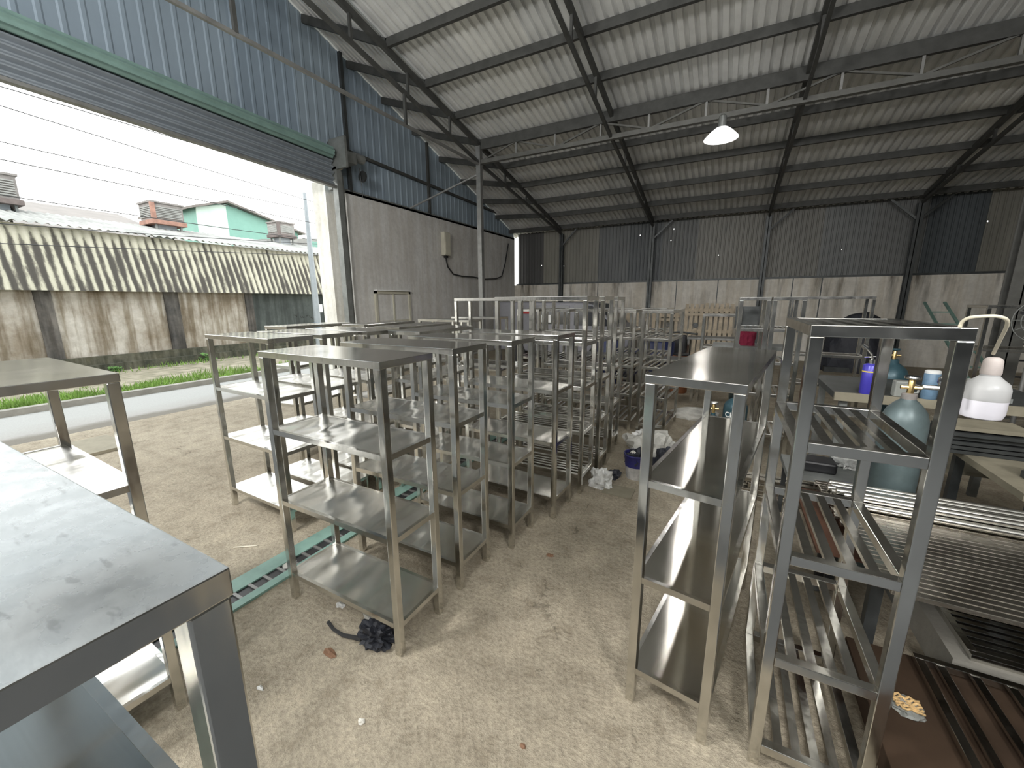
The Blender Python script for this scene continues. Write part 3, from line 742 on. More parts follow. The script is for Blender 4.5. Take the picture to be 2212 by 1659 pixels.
def slat_rack_proto(w, d, h, levels, slat_dir, nsl, name='slatted_steel_rack', top_slats=True, t=T, sw=.028):
    r = empty(name)
    for (x, y) in ((-w/2, -d/2), (w/2-t, -d/2), (w/2-t, d/2-t), (-w/2, d/2-t)):
        leg_mb(x, y, h-.034, t).build('leg', M['tube'], r, bevel=.003)
    for i, z in enumerate([h]+list(levels)):
        a = t if i else 0
        mb = MB()
        mb.box(-w/2+a, w/2-a, -d/2, -d/2+.034, z-.034, z); mb.box(-w/2+a, w/2-a, d/2-.034, d/2, z-.034, z)
        mb.box(-w/2, -w/2+.034, -d/2+(.034 if not i else t), d/2-(.034 if not i else t), z-.034, z); mb.box(w/2-.034, w/2, -d/2+(.034 if not i else t), d/2-(.034 if not i else t), z-.034, z)
        sf = mb.build('top_frame' if i == 0 else 'shelf_frame', M['rail'], r, bevel=.002)
        if i == 0 and not top_slats: continue
        for k in range(nsl):
            sb = MB()
            if slat_dir == 'y':
                x = -w/2+.034+(w-.068)*(k+1)/(nsl+1); sb.box(x-sw/2, x+sw/2, -d/2+.034, d/2-.034, z-.018, z-.002)
            else:
                y = -d/2+.034+(d-.068)*(k+1)/(nsl+1); sb.box(-w/2+.034, w/2-.034, y-sw/2, y+sw/2, z-.018, z-.002)
            sb.build('slat', M['slat'], sf)
    return r
def place(proto, used, x, y, w, d, th, label, group, cat='rack'):
    """x,y = front-left foot corner"""
    r = proto if not used else copy_tree(proto)
    c, s_ = math.cos(th), math.sin(th)
    r.location = (x+c*w/2-s_*d/2, y+s_*w/2+c*d/2, 0); r.rotation_euler = (0, 0, th)
    tag(r, label, cat, group)
    return r
LV = [1.037, .627, .176]
w_, d_ = .858, .335
grp = 'four-tier racks with solid steel shelves'
A = solid_rack_proto(w_, d_, 1.455, LV, M['sheet_flat'], M['sheet'])
place(A, False, -2.110, 1.178, w_, d_, -.003, 'foremost solid-shelf rack of the middle row, black rag at its front foot', grp)
items = [
 (-2.115, 1.682, .007, 'solid-shelf rack of the middle row, directly behind the foremost one'),
 (-2.032, 2.195, -.006, 'solid-shelf rack of the middle row, third from the front'),
 (-1.925, 2.726, -.041, 'solid-shelf rack of the middle row, fourth, in front of the tall slatted racks'),
 (-3.596, 1.625, -.025, 'solid-shelf rack nearest the doorway, foremost of the left row'),
 (-3.571, 2.007, -.008, 'solid-shelf rack second in the left row by the doorway'),
 (-3.480, 2.400, -.055, 'solid-shelf rack third in the left row by the doorway'),
 (-3.95, 5.30, .12, 'solid-shelf rack far back with its pale rim raised against the plaster wall, beside the post'),
 (-3.88, 4.42, .02, 'low-looking solid-shelf rack far back, left of the pale-rimmed one'),
]
for x, y, th, lab in items: place(A, True, x, y, w_, d_, th, lab, grp)
# end-on racks (same rack turned a quarter)
def place_end(x, y, th, lab):
    r = copy_tree(A); th2 = th+math.pi/2
    c, s_ = math.cos(th), math.sin(th); w2, d2 = d_, w_
    r.location = (x+c*w2/2-s_*d2/2, y+s_*w2/2+c*d2/2, 0); r.rotation_euler = (0, 0, th2); tag(r, lab, 'rack', grp)
place_end(-4.294, 2.500, .071, 'solid-shelf rack standing end-on in the doorway, farthest left of the end-on ones')
place_end(-3.822, 3.084, .058, 'solid-shelf rack standing end-on, second from the left, in line with the door jamb')
place_end(-3.152, 2.924, .022, 'solid-shelf rack standing end-on, third from the left, below the flush door')
place_end(-2.560, 2.530, .045, 'solid-shelf rack standing end-on, rightmost, behind the middle row')
# foreground racks on the left
L1 = solid_rack_proto(.858, .335, 1.44, [1.02, .62, .176], M['sheet_dusty'], M['sheet_flat'], t=.038)
place(L1, False, -.420-.858, .176-.335, .858, .335, .0, 'huge close-up steel rack in the lower left corner with a spotted, stained top', grp)
# welding stain on the near corner
place(A, True, -1.91-.858, .600-.335, w_, d_, -.035, 'solid-shelf rack at the left edge, its top mirroring the street', grp)
# right foreground rack B
B = solid_rack_proto(.322, 1.10, 1.437, [1.030, .614, .178], M['sheet_flat'], M['sheet_flat'], 'narrow_steel_rack')
place(B, False, -.243, 1.480, .322, 1.10, -.154, 'long narrow solid-shelf rack seen end-on with white lamp streaks on its shelves', grp)
# tall slatted racks
gs = 'open slatted steel racks'
SR = slat_rack_proto(.345, .59, 1.627, [1.27, .88, .482, .10], 'y', 4, t=.036)
place(SR, False, .218, 1.450, .345, .59, 0, 'nearest tall slatted rack at right, with a white hose over its top corner', gs)
T1 = slat_rack_proto(.87, .335, 1.735, [1.36, .98, .58, .18], 'x', 4, top_slats=False)
place(T1, False, -1.885, 3.19, .87, .335, 0, 'tall open-topped slatted rack, foremost of the row behind the solid racks', gs)
place(T1, True, -1.860, 3.62, .87, .335, .0, 'tall open-topped slatted rack, second of the row', gs)
place(T1, True, -1.900, 4.28, .87, .335, .0, 'tall open-topped slatted rack, third of the row, near the white sack', gs)
place(T1, True, -2.86, 3.9, .87, .335, .02, 'tall open-topped slatted rack left of the row, nearest the steel post', gs)
T4 = slat_rack_proto(.363, .81, 1.58, [1.24, .88, .50, .14], 'y', 3, top_slats=False)
place(T4, False, -.933, 5.149, .363, .81, -.064, 'lower slatted rack on the right of the group, in the open floor', gs)
place(T4, True, -1.37, 5.17, .363, .81, -.03, 'lower slatted rack directly left of the rightmost one', gs)
place(T4, True, -1.83, 5.25, .363, .81, .0, 'lower slatted rack, third from the right', gs)
place(T4, True, -2.30, 5.30, .363, .81, .03, 'lower slatted rack, fourth from the right, before the grey van', gs)
place(T4, True, -2.78, 5.35, .363, .81, .0, 'lower slatted rack at the left end of its line, before the grey van', gs)
place(T4, True, -1.15, 6.25, .363, .81, .0, 'slatted rack behind the lower ones, before the blue drums', gs)
place(T4, True, -1.65, 6.3, .363, .81, .02, 'slatted rack behind the lower ones, left of the one by the blue drums', gs)
T5 = slat_rack_proto(.29, .60, 1.725, [1.40, 1.05, .70, .25], 'y', 3, top_slats=False, t=.04)
place(T5, False, .095, 5.0, .29, .60, 0, 'tall cabinet-like steel frame in the middle distance, left of a pair', gs)
place(T5, True, .40, 5.0, .29, .60, 0, 'tall cabinet-like steel frame in the middle distance, right of a pair', gs)
place(T1, True, .74, 6.6, .87, .335, .0, 'open slatted rack against the stained wall, seen through the nearest slatted rack', gs)

# ================================================================== FLOOR THINGS
# green track
tr = empty('floor_track', (-2.4, 0, 0)); tag(tr, 'pale green steel door track with rungs lying along the floor', 'track')
MB().box(.055, .115, -3.4, 5.2, .001, .016).build('inner_rail', M['green_steel'], tr)
MB().box(-.16, -.035, -3.4, 5.2, .001, .012).build('outer_rail', M['green_steel'], tr)
MB().box(-.035, .055, -3.4, 5.2, .0005, .003).build('dark_channel', M['black'], tr)
for k in range(60):
    y = -.2+k*.088
    MB().box(-.035, .055, y-.009, y+.009, .003, .011).build('rung', M['galv'], tr)
# rag bundle
rg = empty('rag_bundle', (-1.44, 1.20, 0)); tag(rg, 'crumpled black and silver rag bundle under the foremost rack', 'rag')
blob('cloth', M['black_bag'], (0, 0, 0), (.10, .07, .10), .6, 2.6, 3, 4, rg)
blob('grey_fold', M['sack'], (-.06, .035, .01), (.045, .03, .10), .7, 3.5, 8, 3, rg)
MB().tube([(-.05, -.05, .02), (-.16, -.075, .015), (-.24, -.07, .012), (-.30, -.055, .018)], [.012, .010, .009, .010], 6).build('strap', M['rubber'], rg)
# litter
def scrap(name, x, y, sx_, sy_, h, mat, label, seed):
    o = blob(name, mat, (x, y, 0), (sx_, sy_, h), .5, 2.2, seed, 2); tag(o, label, name.replace('_', ' ')); return o
scrap('paper_scrap', -1.18, .87, .018, .015, .015, M['paper'], 'small white paper scrap on the floor, nearest the camera', 1)
scrap('plastic_scrap', -1.70, .76, .022, .01, .012, M['clear_bag'], 'small pale plastic scrap beside the near table leg', 2)
scrap('dry_leaf', -2.55, 1.62, .03, .012, .012, M['leafbrown'], 'small dry brown leaf left of the green track', 3)
scrap('wrapper', -1.80, 1.27, .035, .02, .015, M['clear_bag'], 'crumpled clear wrapper under the foremost rack', 4)
scrap('dry_leaf', -.92, 2.25, .03, .02, .012, M['leafbrown'], 'dry brown leaf on the floor right of the middle row', 5)
scrap('torn_paper', -1.58, 1.03, .05, .02, .012, M['leafbrown'], 'torn brown scrap by the rag bundle', 6)
scrap('rag_patch', -2.40, 1.36, .07, .045, .012, M['sack'], 'flattened pale rag lying on the green track', 12)
o = MB().tube([(-2.93, 1.29, .004), (-2.80, 1.38, .005)], .004, 6).build('straw', M['straw']); tag(o, 'pale straw on the floor left of the green track', 'straw')
scrap('pebble', -.55, 1.1, .012, .01, .01, M['leafbrown'], 'tiny dark pebble on the open floor', 7)
# clutter between racks
bk = empty('paint_bucket', (-.66, 3.78, 0)); tag(bk, 'blue and white paint bucket full of dark rags', 'bucket')
MB().lathe([(.085, 0), (.10, .12), (.102, .125)], (0, 0, 0), 24).build('bucket_base', M['bucket_white'], bk, smooth=True)
MB().lathe([(.102, .125), (.115, .235), (.12, .24), (.118, .25), (.108, .248), (.10, .15)], (0, 0, 0), 24).build('bucket_label', M['paint_bucket'], bk, smooth=True)
blob('rags', M['black_bag'], (.0, 0, .16), (.10, .10, .14), .5, 2.5, 5, 3, bk)
blob('white_rag', M['paper'], (-.02, -.05, .25), (.03, .02, .04), .5, 2.5, 6, 2, bk)
o = blob('plastic_bag', M['clear_bag'], (-.90, 3.43, 0), (.11, .08, .19), .5, 1.8, 11, 4); tag(o, 'white plastic bag slumped by the foot of the tall racks', 'bag')
o = blob('plastic_sack', M['sack'], (-.62, 4.42, 0), (.30, .24, .28), .45, 1.8, 14, 4); tag(o, 'big dusty translucent sack behind the paint bucket', 'sack')
o = blob('black_sack', M['black_bag'], (-.40, 3.95, 0), (.15, .14, .28), .4, 1.9, 15, 4); tag(o, 'black bin sack right of the paint bucket', 'sack')
o = blob('black_cloth', M['black_bag'], (-.86, 3.70, 0), (.08, .08, .06), .6, 2.4, 16, 3); tag(o, 'flat black cloth left of the paint bucket', 'cloth')
o = blob('white_rag', M['clear_bag'], (-.80, 5.0, 0), (.16, .10, .09), .8, 2.4, 17, 3); tag(o, 'pale rag on the floor behind the sack', 'rag')
o = blob('dark_shoe', M['black_bag'], (-.55, 4.86, 0), (.07, .12, .09), .3, 2.4, 18, 3); tag(o, 'small black bundle on the floor behind the sack', 'bundle')
o = blob('paper_lump', M['paper'], (-.98, 3.62, 0), (.05, .03, .03), .6, 2.4, 19, 2); tag(o, 'silvery foil scrap on the floor under the tall rack', 'scrap')
o = blob('cement_bag', M['sack'], (-.30, 6.25, 0), (.36, .18, .15), .2, 1.5, 20, 3); tag(o, 'pale cement bag lying on the floor behind the slatted racks', 'bag')
cb_ = MB().box(-.86, -.60, 3.30, 3.50, .002, .008).build('cardboard_piece', M['board'], ); tag(cb_, 'flat brown cardboard piece beside the white plastic bag', 'cardboard')
# gas cylinders
def cylinder(x, y, r, h, mat, label, valve=True, writing=None, collar=None):
    t = empty('gas_cylinder', (x, y, 0)); tag(t, label, 'gas cylinder')
    pr = [(r*.9, 0), (r, .02), (r, h*.86), (r*.97, h*.90), (r*.82, h*.945), (r*.55, h*.98), (r*.33, h), (r*.30, h*1.01)]
    MB().lathe(pr, (0, 0, 0), 28).build('body', mat, t, smooth=True)
    MB().lathe([(r*.32, h*.995), (r*.32, h*1.03), (r*.2, h*1.035)], (0, 0, 0), 16).build('neck_ring', collar or mat, t, smooth=True)
    v = MB(); v.lathe([(.016, 0), (.016, .09), (.01, .1)], (0, 0, h*1.02), 10); v.tube([(-.045, 0, h*1.02+.05), (.045, 0, h*1.02+.05)], .011, 8)
    vb = v.build('valve', M['brass'], t, smooth=True)
    MB().lathe([(.034, 0), (.038, .008), (.034, .016)], (0, 0, h*1.02+.1), 14).build('handwheel', M['chrome'] if valve else mat, vb, smooth=True)
    return t
g1_ = cylinder(.965, 3.05, .108, 1.13, M['cyl_grey'], 'large worn teal gas cylinder behind the nearest slatted rack', collar=M['tower_body'])
rg_ = empty('gas_regulator', (1.06, 3.05, 1.18)); tag(rg_, 'chrome gas regulator with round gauges beside the large cylinder valve', 'regulator')
mr = Matrix.Rotation(math.pi/2, 4, 'X')
MB().tube([(-.05, 0, .03), (.06, 0, .03)], .014, 8).build('stem', M['chrome'], rg_, smooth=True)
for k, (dx, dz) in enumerate(((.05, .07), (.10, .0))):
    MB().lathe([(.036, -.02), (.04, -.01), (.04, .015), (.033, .018)], (0, 0, 0), 20, Matrix.Translation((dx, 0, dz)) @ mr).build('gauge', M['chrome'], rg_, smooth=True)
MB().lathe([(.02, 0), (.02, .12), (.012, .125)], (.14, 0, -.03), 12).build('flow_tube', M['clear'], rg_, smooth=True)
cylinder(1.44, 5.06, .13, 1.10, M['cyl_teal'], 'blue-teal gas cylinder standing behind the workbench', False)
c3 = cylinder(.15, 4.40, .108, .75, M['cyl_teal'], 'dark teal gas cylinder lettered in white, seen through the narrow rack')
cylinder(-.04, 4.28, .068, .59, M['cyl_teal'], 'small dark teal gas cylinder left of the lettered one')
# white letters wrapped around the cylinder
def wrap_text(body, size, r, h, ang, parent, mat):
    cu_ = bpy.data.curves.new('tmp', 'FONT'); cu_.body = body; cu_.size = size; cu_.align_x = 'CENTER'; cu_.offset = .002
    to = bpy.data.objects.new('tmp', cu_); COL.objects.link(to)
    dg = bpy.context.evaluated_depsgraph_get(); me = bpy.data.meshes.new_from_object(to.evaluated_get(dg))
    bpy.data.objects.remove(to)
    for v in me.vertices:
        a_ = ang + v.co.x/r; z_ = v.co.y
        v.co = Vector(((r+.0015)*math.cos(a_), (r+.0015)*math.sin(a_), h+z_))
    me.materials.append(mat); o = bpy.data.objects.new('lettering', me); COL.objects.link(o); o.parent = parent
    o['label'] = 'white painted letters'
wrap_text('CHO', .07, .108, .575, -1.74, c3, M['white'])

# workbench behind
wbn = empty('workbench', (1.35, 4.35, 0)); tag(wbn, 'dark-topped workbench with a light timber front edge behind the slatted rack', 'workbench')
MB().box(-.55, .75, -.43, .45, .93, .98).build('worktop', M['dark_steel'], wbn)
MB().box(-.55, .75, -.46, -.43, .92, .985).build('front_edge', M['board'], wbn)
for x in (-.50, .66):
    for y in (-.40, .38): MB().box(x, x+.05, y, y+.05, 0, .93).build('leg', M['dull_steel'], wbn)
MB().box(-.5, .7, -.35, .40, .42, .45).build('lower_shelf', M['board'], wbn)
def can(x, y, z, r, h, mat, label, band=None, torch=False, cap=None):
    t = empty('spray_can', (x, y, z)); tag(t, label, 'can')
    MB().lathe([(r*.92, 0), (r, .008), (r, h*.93), (r*.85, h*.97), (r*.45, h)], (0, 0, 0), 24).build('can_body', mat, t, smooth=True)
    if band: MB().lathe([(r+.001, h*.72), (r+.001, h*.76)], (0, 0, 0), 24).build('band', band, t, smooth=True)
    if cap: MB().lathe([(r*.97, h*.72), (r*.97, h*1.02), (r*.8, h*1.05)], (0, 0, 0), 24).build('cap', cap, t, smooth=True)
    if torch:
        MB().lathe([(r*.4, h), (r*.4, h+.03), (r*.2, h+.035)], (0, 0, 0), 14).build('collar', M['chrome'], t, smooth=True)
        tq = MB(); tq.tube([(0, 0, h+.03), (-.01, 0, h+.07), (-.05, 0, h+.12)], .008, 8); tq.tube([(-.045, 0, h+.115), (-.075, 0, h+.14)], .02, 12); tq.tube([(-.05, 0, h+.045), (.045, 0, h+.055)], .005, 6)
        tq.build('torch_nozzle', M['chrome'], t, smooth=True)
    return t
can(1.0, 3.94, .985, .048, .235, M['blue_can'], 'deep blue gas torch can with a chrome nozzle on the workbench edge', M['yellow'], True)
can(1.345, 3.93, .985, .045, .20, M['sky_can'], 'light blue and white spray can on the workbench', None, False, M['white'])
bt = empty('clear_bottle', (1.20, 3.93, .985)); tag(bt, 'square clear bottle left of the light blue can', 'bottle')
MB().box(-.055, .055, -.04, .04, 0, .12).build('bottle_body', M['clear'], bt, bevel=.01)
MB().tube([(.05, 0, .10), (.09, 0, .085), (.085, 0, .04), (.05, 0, .03)], .008, 6).build('handle', M['clear'], bt, smooth=True)
# jug hanging on the hose
jg = empty('plastic_jug', (.672, 1.62, 1.362)); jg.scale = (.84, .84, .88); tag(jg, 'hanging white translucent jug half full of white liquid', 'jug')
MB().lathe([(.040, .0), (.050, .004), (.055, .020), (.055, .062)], (0, 0, 0), 32).build('liquid_section', M['milk'], jg, smooth=True)
MB().lathe([(.055, .062), (.056, .066), (.056, .098), (.050, .116), (.034, .130), (.024, .140), (.0235, .152)], (0, 0, 0), 32).build('jug_shell', M['jug'], jg, smooth=True)
MB().lathe([(.0245, .145), (.026, .150), (.0235, .188), (.019, .196), (.012, .20)], (0, 0, 0), 20).build('taped_neck', M['tape'], jg, smooth=True)
MB().box(.035, .058, -.02, -.0, .058, .072).build('moulded_lug', M['dull_steel'], jg)
hs = MB(); pts = [(.63, 1.60, 1.37), (.628, 1.59, 1.45), (.612, 1.56, 1.56), (.585, 1.52, 1.64), (.575, 1.49, 1.664), (.60, 1.485, 1.672), (.635, 1.50, 1.668), (.655, 1.54, 1.655), (.665, 1.60, 1.60), (.668, 1.62, 1.538)]
pts = [(.585, 1.56, 1.425), (.574, 1.55, 1.50), (.560, 1.53, 1.58), (.553, 1.52, 1.63), (.556, 1.495, 1.650), (.575, 1.47, 1.656), (.60, 1.465, 1.655), (.622, 1.48, 1.640), (.645, 1.55, 1.59), (.668, 1.62, 1.548)]
def smooth_path(p, n=6):
    p = [Vector(q) for q in p]; out = []
    for i in range(len(p)-1):
        a, b_, c_, d_ = p[max(i-1, 0)], p[i], p[i+1], p[min(i+2, len(p)-1)]
        for k in range(n):
            u = k/n; out.append(.5*((2*b_)+(c_-a)*u+(2*a-5*b_+4*c_-d_)*u*u+(3*b_-a-3*c_+d_)*u**3))
    return out+[p[-1]]
pts = smooth_path(pts)
hs.tube(pts, .0042, 10)
o = hs.build('white_hose', M['hose'], smooth=True); tag(o, 'cream hose looped over the top corner of the nearest slatted rack', 'hose')
# tubes on trestles
tbs = empty('trestle', (1.4, 2.4, 0))
tag(tbs, 'dark trestle carrying the laid-out steel tubes at right', 'trestle')
for x in (-.70, .95):
    MB().bar((x, -.50, .55), (x, .48, .55), .05).build('crossbar', M['dark_steel'], tbs)
    for y in (-.245, .44): MB().bar((x, y, 0), (x, y, .53), .045).build('leg', M['dark_steel'], tbs)
tb_m = M['slat']
ty = 1.88; k = 0
pt = None
while ty < 2.92:
    zt = .60 if ty < 2.55 else .60
    nm = MB().box(0, 1.9, 0, .033, 0, .02)
    if pt is None:
        pt = nm.build('steel_tube', M['stock_tube'], bevel=.003); o = pt
    else: o = pt.copy(); COL.objects.link(o)
    jit = random.uniform(-.02, .02)
    o.location = (.66+jit-.10*(ty-1.88), ty, .576); tag(o, 'polished square steel tube lying in the flat layer on the trestle', 'tube', 'tubes laid side by side on the trestle')
    ty += .0365; k += 1
for k in range(9):
    o = MB().tube([(0, 0, 0), (2.3, 0, 0)], .02, 12).build('round_tube', M['rail'], smooth=True) if k == 0 else o.copy()
    if k: COL.objects.link(o)
    o.location = (.62+random.uniform(-.03, .03), 2.60+.045*(k % 7)+(.02 if k > 6 else 0), .617+(.036 if k > 6 else 0))
    tag(o, 'shiny round steel tube on top of the laid-out tubes, before the large cylinder', 'tube', 'round tubes on the trestle')
rb = MB().box(.50, 1.0, 2.20, 2.95, .50, .515).build('plywood_board', M['rustboard']); tag(rb, 'red-brown plywood board under the tube ends', 'board')
rb.location = (-.02, 0, .005)
# slatted panels on the floor at right
def floor_panel(x0, x1, y0, y1, z, along, n, label, tilt=0):
    t = empty('steel_grating', (x0, y0, z)); tag(t, label, 'panel', 'slatted steel panels lying at the right')
    w2, d2 = x1-x0, y1-y0
    mb = MB(); mb.box(0, w2, 0, .03, 0, .03); mb.box(0, w2, d2-.03, d2, 0, .03); mb.box(0, .03, .03, d2-.03, 0, .03); mb.box(w2-.03, w2, .03, d2-.03, 0, .03)
    mb.build('panel_frame', M['rail'], t, bevel=.002)
    for k in range(n):
        if along == 'x':
            y = .03+(d2-.06)*(k+.5)/n; s_ = MB().box(.03, w2-.03, y-.014, y+.014, .008, .026)
        else:
            x = .03+(w2-.06)*(k+.5)/n; s_ = MB().box(x-.014, x+.014, .03, d2-.03, .008, .026)
        s_.build('slat', M['slat'], t, bevel=.002)
    t.rotation_euler = (0, tilt, 0)
    return t
floor_panel(1.06, 1.95, 2.20, 2.60, .17, 'x', 7, 'slatted steel panel with crosswise slats lying just below the laid-out tubes')
floor_panel(.84, 1.62, 1.28, 2.10, .17, 'y', 7, 'slatted steel panel with lengthwise slats in the lower right corner')
o = MB().box(.62, 1.75, 1.05, 2.12, .06, .165).build('plywood_stack', M['ply'], bevel=.004); tag(o, 'dark brown plywood stack under the corner panel', 'plywood')
o = MB().box(.66, 1.70, 1.10, 2.08, 0, .06).build('timber_pallet', M['wood']); tag(o, 'timber pallet under the plywood stack', 'pallet')
o = MB().box(1.0, 2.0, 2.18, 2.62, 0, .17).build('concrete_block', M['kerb']); tag(o, 'low concrete block under the crosswise panel', 'block')
ns_ = empty('noodle_packet', (.74, 1.80, .165)); tag(ns_, 'clear packet of instant noodles on the brown plywood', 'packet')
blob('wrapper', M['clear'], (0, 0, 0), (.055, .05, .03), .35, 2.0, 31, 3, ns_)
ndl = MB()
for k in range(6):
    ndl.tube([(-.035+.003*math.sin(j*1.3+k), -.03+.012*k+.004*math.sin(j*.9+k), .024+.003*math.sin(j*2+k)) if False else (-.04+.010*j, -.03+.011*k+.005*math.sin(j*1.6+k), .027+.004*math.sin(j*2.1+k*2)) for j in range(9)], .0045, 6)
ndl.build('noodles', M['noodle'], ns_, smooth=True)
o = MB().tube([(1.42+.07*math.cos(a*.4)*(1-.01*a), 2.50+.05*math.sin(a*.4), .205+.001*a) for a in range(36)], .006, 6).build('cable_coil', M['red_rag'], smooth=True); tag(o, 'small coil of dark red cable on the crosswise panel', 'cable')
st0 = None; k = 0
for row in range(4):
    for j in range(5-row if row < 3 else 2):
        o = MB().box(0, .56, 0, .06, 0, .04).build('steel_tube', M['stock_tube'], bevel=.004) if st0 is None else st0.copy()
        if st0 is None: st0 = o
        else: COL.objects.link(o)
        o.location = (.20+random.uniform(-.05, .05)+.03*row, 3.78+.085*j+.03*row, .001+.041*row)
        tag(o, 'flat steel tube in the low stack on the floor beyond the narrow rack', 'tube', 'tubes stacked on the floor')
# right table with boards
rt = empty('side_table', (2.05, 3.40, 0)); tag(rt, 'cluttered low table at the right edge with boards on it', 'table')
MB().box(-.60, .9, -.45, .45, .66, .70).build('tabletop', M['board'], rt)
for x in (-.55, .82):
    for y in (-.42, .38): MB().box(x, x+.05, y, y+.05, 0, .66).build('leg', M['dark_steel'], rt)
MB().box(-.6, .9, -.40, .4, .25, .28).build('lower_shelf', M['dull_steel'], rt)
o = MB().box(1.34, 1.74, 3.56, 3.82, .86, .885).build('timber_board', M['board']); tag(o, 'pale timber board on top of the stack of flat bars', 'board')
fb = None
for k in range(5):
    o = MB().box(0, .40, 0, .30, 0, .022).build('flat_bar', M['dark_steel']) if k == 0 else fb.copy()
    if k == 0: fb = o
    else: COL.objects.link(o)
    o.location = (1.34+random.uniform(-.02, .02), 3.55+random.uniform(-.02, .02), .702+.031*k); tag(o, 'dark flat steel sheet in the stack under the pale board', 'sheet', 'flat sheets stacked on the side table')
o = blob('black_bag', M['black_bag'], (1.98, 3.62, .70), (.17, .16, .24), .3, 1.8, 40, 4); tag(o, 'big black bag on the side table at the right edge', 'bag')
vc = empty('bench_vise', (1.62, 3.20, .70)); tag(vc, 'dark bench vise on the front edge of the side table', 'vise')
MB().box(-.06, .06, -.05, .05, 0, .04).build('vise_base', M['dark_steel'], vc, bevel=.005)
vj = MB(); vj.box(-.05, .05, -.07, -.02, .04, .13); vj.box(-.05, .05, .01, .05, .04, .13); vj.box(-.015, .015, -.14, .02, .06, .09)
vj.build('jaws', M['dark_steel'], vc)
MB().tube([(-.07, -.15, .03), (.07, -.15, .12)], .006, 6).build('handle', M['dull_steel'], vc)
o = MB().box(2.75, 3.0, 4.9, 5.25, .55, 1.12).build('cardboard_box', M['board']); tag(o, 'tan cardboard box behind the hanging jug', 'box')
o = MB().box(2.5, 3.6, 4.7, 5.3, .0, .55).build('rusty_crate', M['rustboard']); tag(o, 'rust-red crate under the tan cardboard box', 'crate')
# stools under racks, dark props near cylinder
stl = empty('low_stand', (.76, 3.50, 0)); tag(stl, 'dark low stand behind the nearest slatted rack', 'stand')
MB().box(-.28, .22, -.2, .2, .44, .48).build('stand_top', M['dull_steel'], stl)
for x in (-.26, .17):
    for y in (-.18, .15): MB().box(x, x+.03, y, y+.03, 0, .44).build('leg', M['dark_steel'], stl)
o = MB().box(.55, .78, 3.38, 3.55, .482, .56).build('tool_box', M['black'], bevel=.015); tag(o, 'black tool case on the low stand', 'case')
o = blob('plastic_bag', M['clear_bag'], (.88, 3.60, .482), (.07, .06, .12), .8, 2.2, 44, 3); tag(o, 'small pale plastic bag on the low stand', 'bag')
gr_ = empty('angle_grinder', (.62, 2.72, 0)); tag(gr_, 'black angle grinder standing on its head on the floor', 'grinder')
MB().tube([(0, 0, .05), (.01, .0, .22), (.015, 0, .30)], [.022, .030, .026], 12).build('grinder_body', M['black'], gr_, smooth=True)
MB().lathe([(.05, 0), (.052, .006), (.02, .03), (.02, .05)], (-.02, 0, .0), 18).build('disc', M['dull_steel'], gr_, smooth=True)

# ================================================================== BACK AREA
# grey van
vn = empty('grey_van', (-3.9, 10.6, 0)); tag(vn, 'grey van parked by the back wall behind the racks, letter on its side', 'van')
body = [(-1.95, .35), (1.75, .35), (1.85, .7), (1.75, 1.0), (1.45, 1.12), (.95, 1.60), (.7, 1.66), (-1.85, 1.68), (-1.95, 1.5)]
MB().prism(body, -.8, .8, 'y').build('van_body', M['van_grey'], vn, bevel=.03)
MB().prism([(.45, 1.08), (1.40, 1.08), (1.33, 1.2), (.92, 1.57), (.45, 1.60)], -.815, -.79, 'y').build('front_window', M['van_glass'], vn)
MB().prism([(-.60, 1.10), (.32, 1.10), (.32, 1.58), (-.60, 1.58)], -.815, -.79, 'y').build('side_window', M['van_glass'], vn)
MB().prism([(-.50, 1.14), (-.18, 1.14), (-.18, 1.34), (-.5, 1.34)], -.825, -.815, 'y').build('window_reflection', M['white'], vn)  # white reflection in the side window, painted as a plate
MB().prism([(.95, 1.60), (1.45, 1.12), (1.47, 1.14), (.98, 1.62)], -.7, .7, 'y').build('windscreen', M['van_glass'], vn)
MB().prism([(-1.1, 1.36), (-.72, 1.36), (-.72, 1.45), (-1.1, 1.45)], -.825, -.8, 'y').build('red_light', M['red_rag'], vn)
for x in (-1.25, 1.15):
    MB().lathe([(.2, -.1), (.31, -.09), (.31, .09), (.2, .1)], (0, 0, 0), 24, Matrix.Translation((x, -.74, .31)) @ mr).build('wheel', M['rubber'], vn, smooth=True)
    MB().lathe([(.2, -.1), (.31, -.09), (.31, .09), (.2, .1)], (0, 0, 0), 24, Matrix.Translation((x, .74, .31)) @ mr).build('wheel', M['rubber'], vn, smooth=True)
nl = MB(); nl.box(-1.58, -1.53, -.815, -.805, .55, .85); nl.box(-1.36, -1.31, -.815, -.805, .55, .85)
nl.prism([(-1.58, .85), (-1.525, .85), (-1.31, .55), (-1.365, .55)], -.8152, -.8048, 'y'); nl.build('lettering', M['white'], vn)['label'] = 'white letter'
# pallets leaning on the back wall
def pallet(x, w, h, n, label, y=12.9):
    t = empty('timber_pallet', (x, y, 0)); tag(t, label, 'pallet', 'timber pallets leaning on the back wall')
    for k in range(n):
        xx = -w/2+w*(k+.5)/n
        MB().box(xx-.045, xx+.045, -.012, .012, 0, h+random.uniform(-.02, .02)).build('slat', M['wood'], t)
    for z in (.12, h*.5, h-.18): MB().box(-w/2, w/2, .013, .09, z-.045, z+.045).build('runner', M['wood'], t)
    MB().box(-w/2, w/2, -.035, -.013, h-.35, h-.27).build('crossbar', M['wood'], t)
    MB().box(-w/2, w/2, -.035, -.013, .55, .63).build('crossbar', M['wood'], t)
    t.rotation_euler = (-.12, 0, 0)
pallet(-.50, 1.32, 1.60, 10, 'tall timber pallet with ten slats leaning on the back wall, in full view', 13.0)
pallet(-1.95, 1.3, 1.42, 8, 'timber pallet leaning on the back wall behind the slatted racks', 13.1)
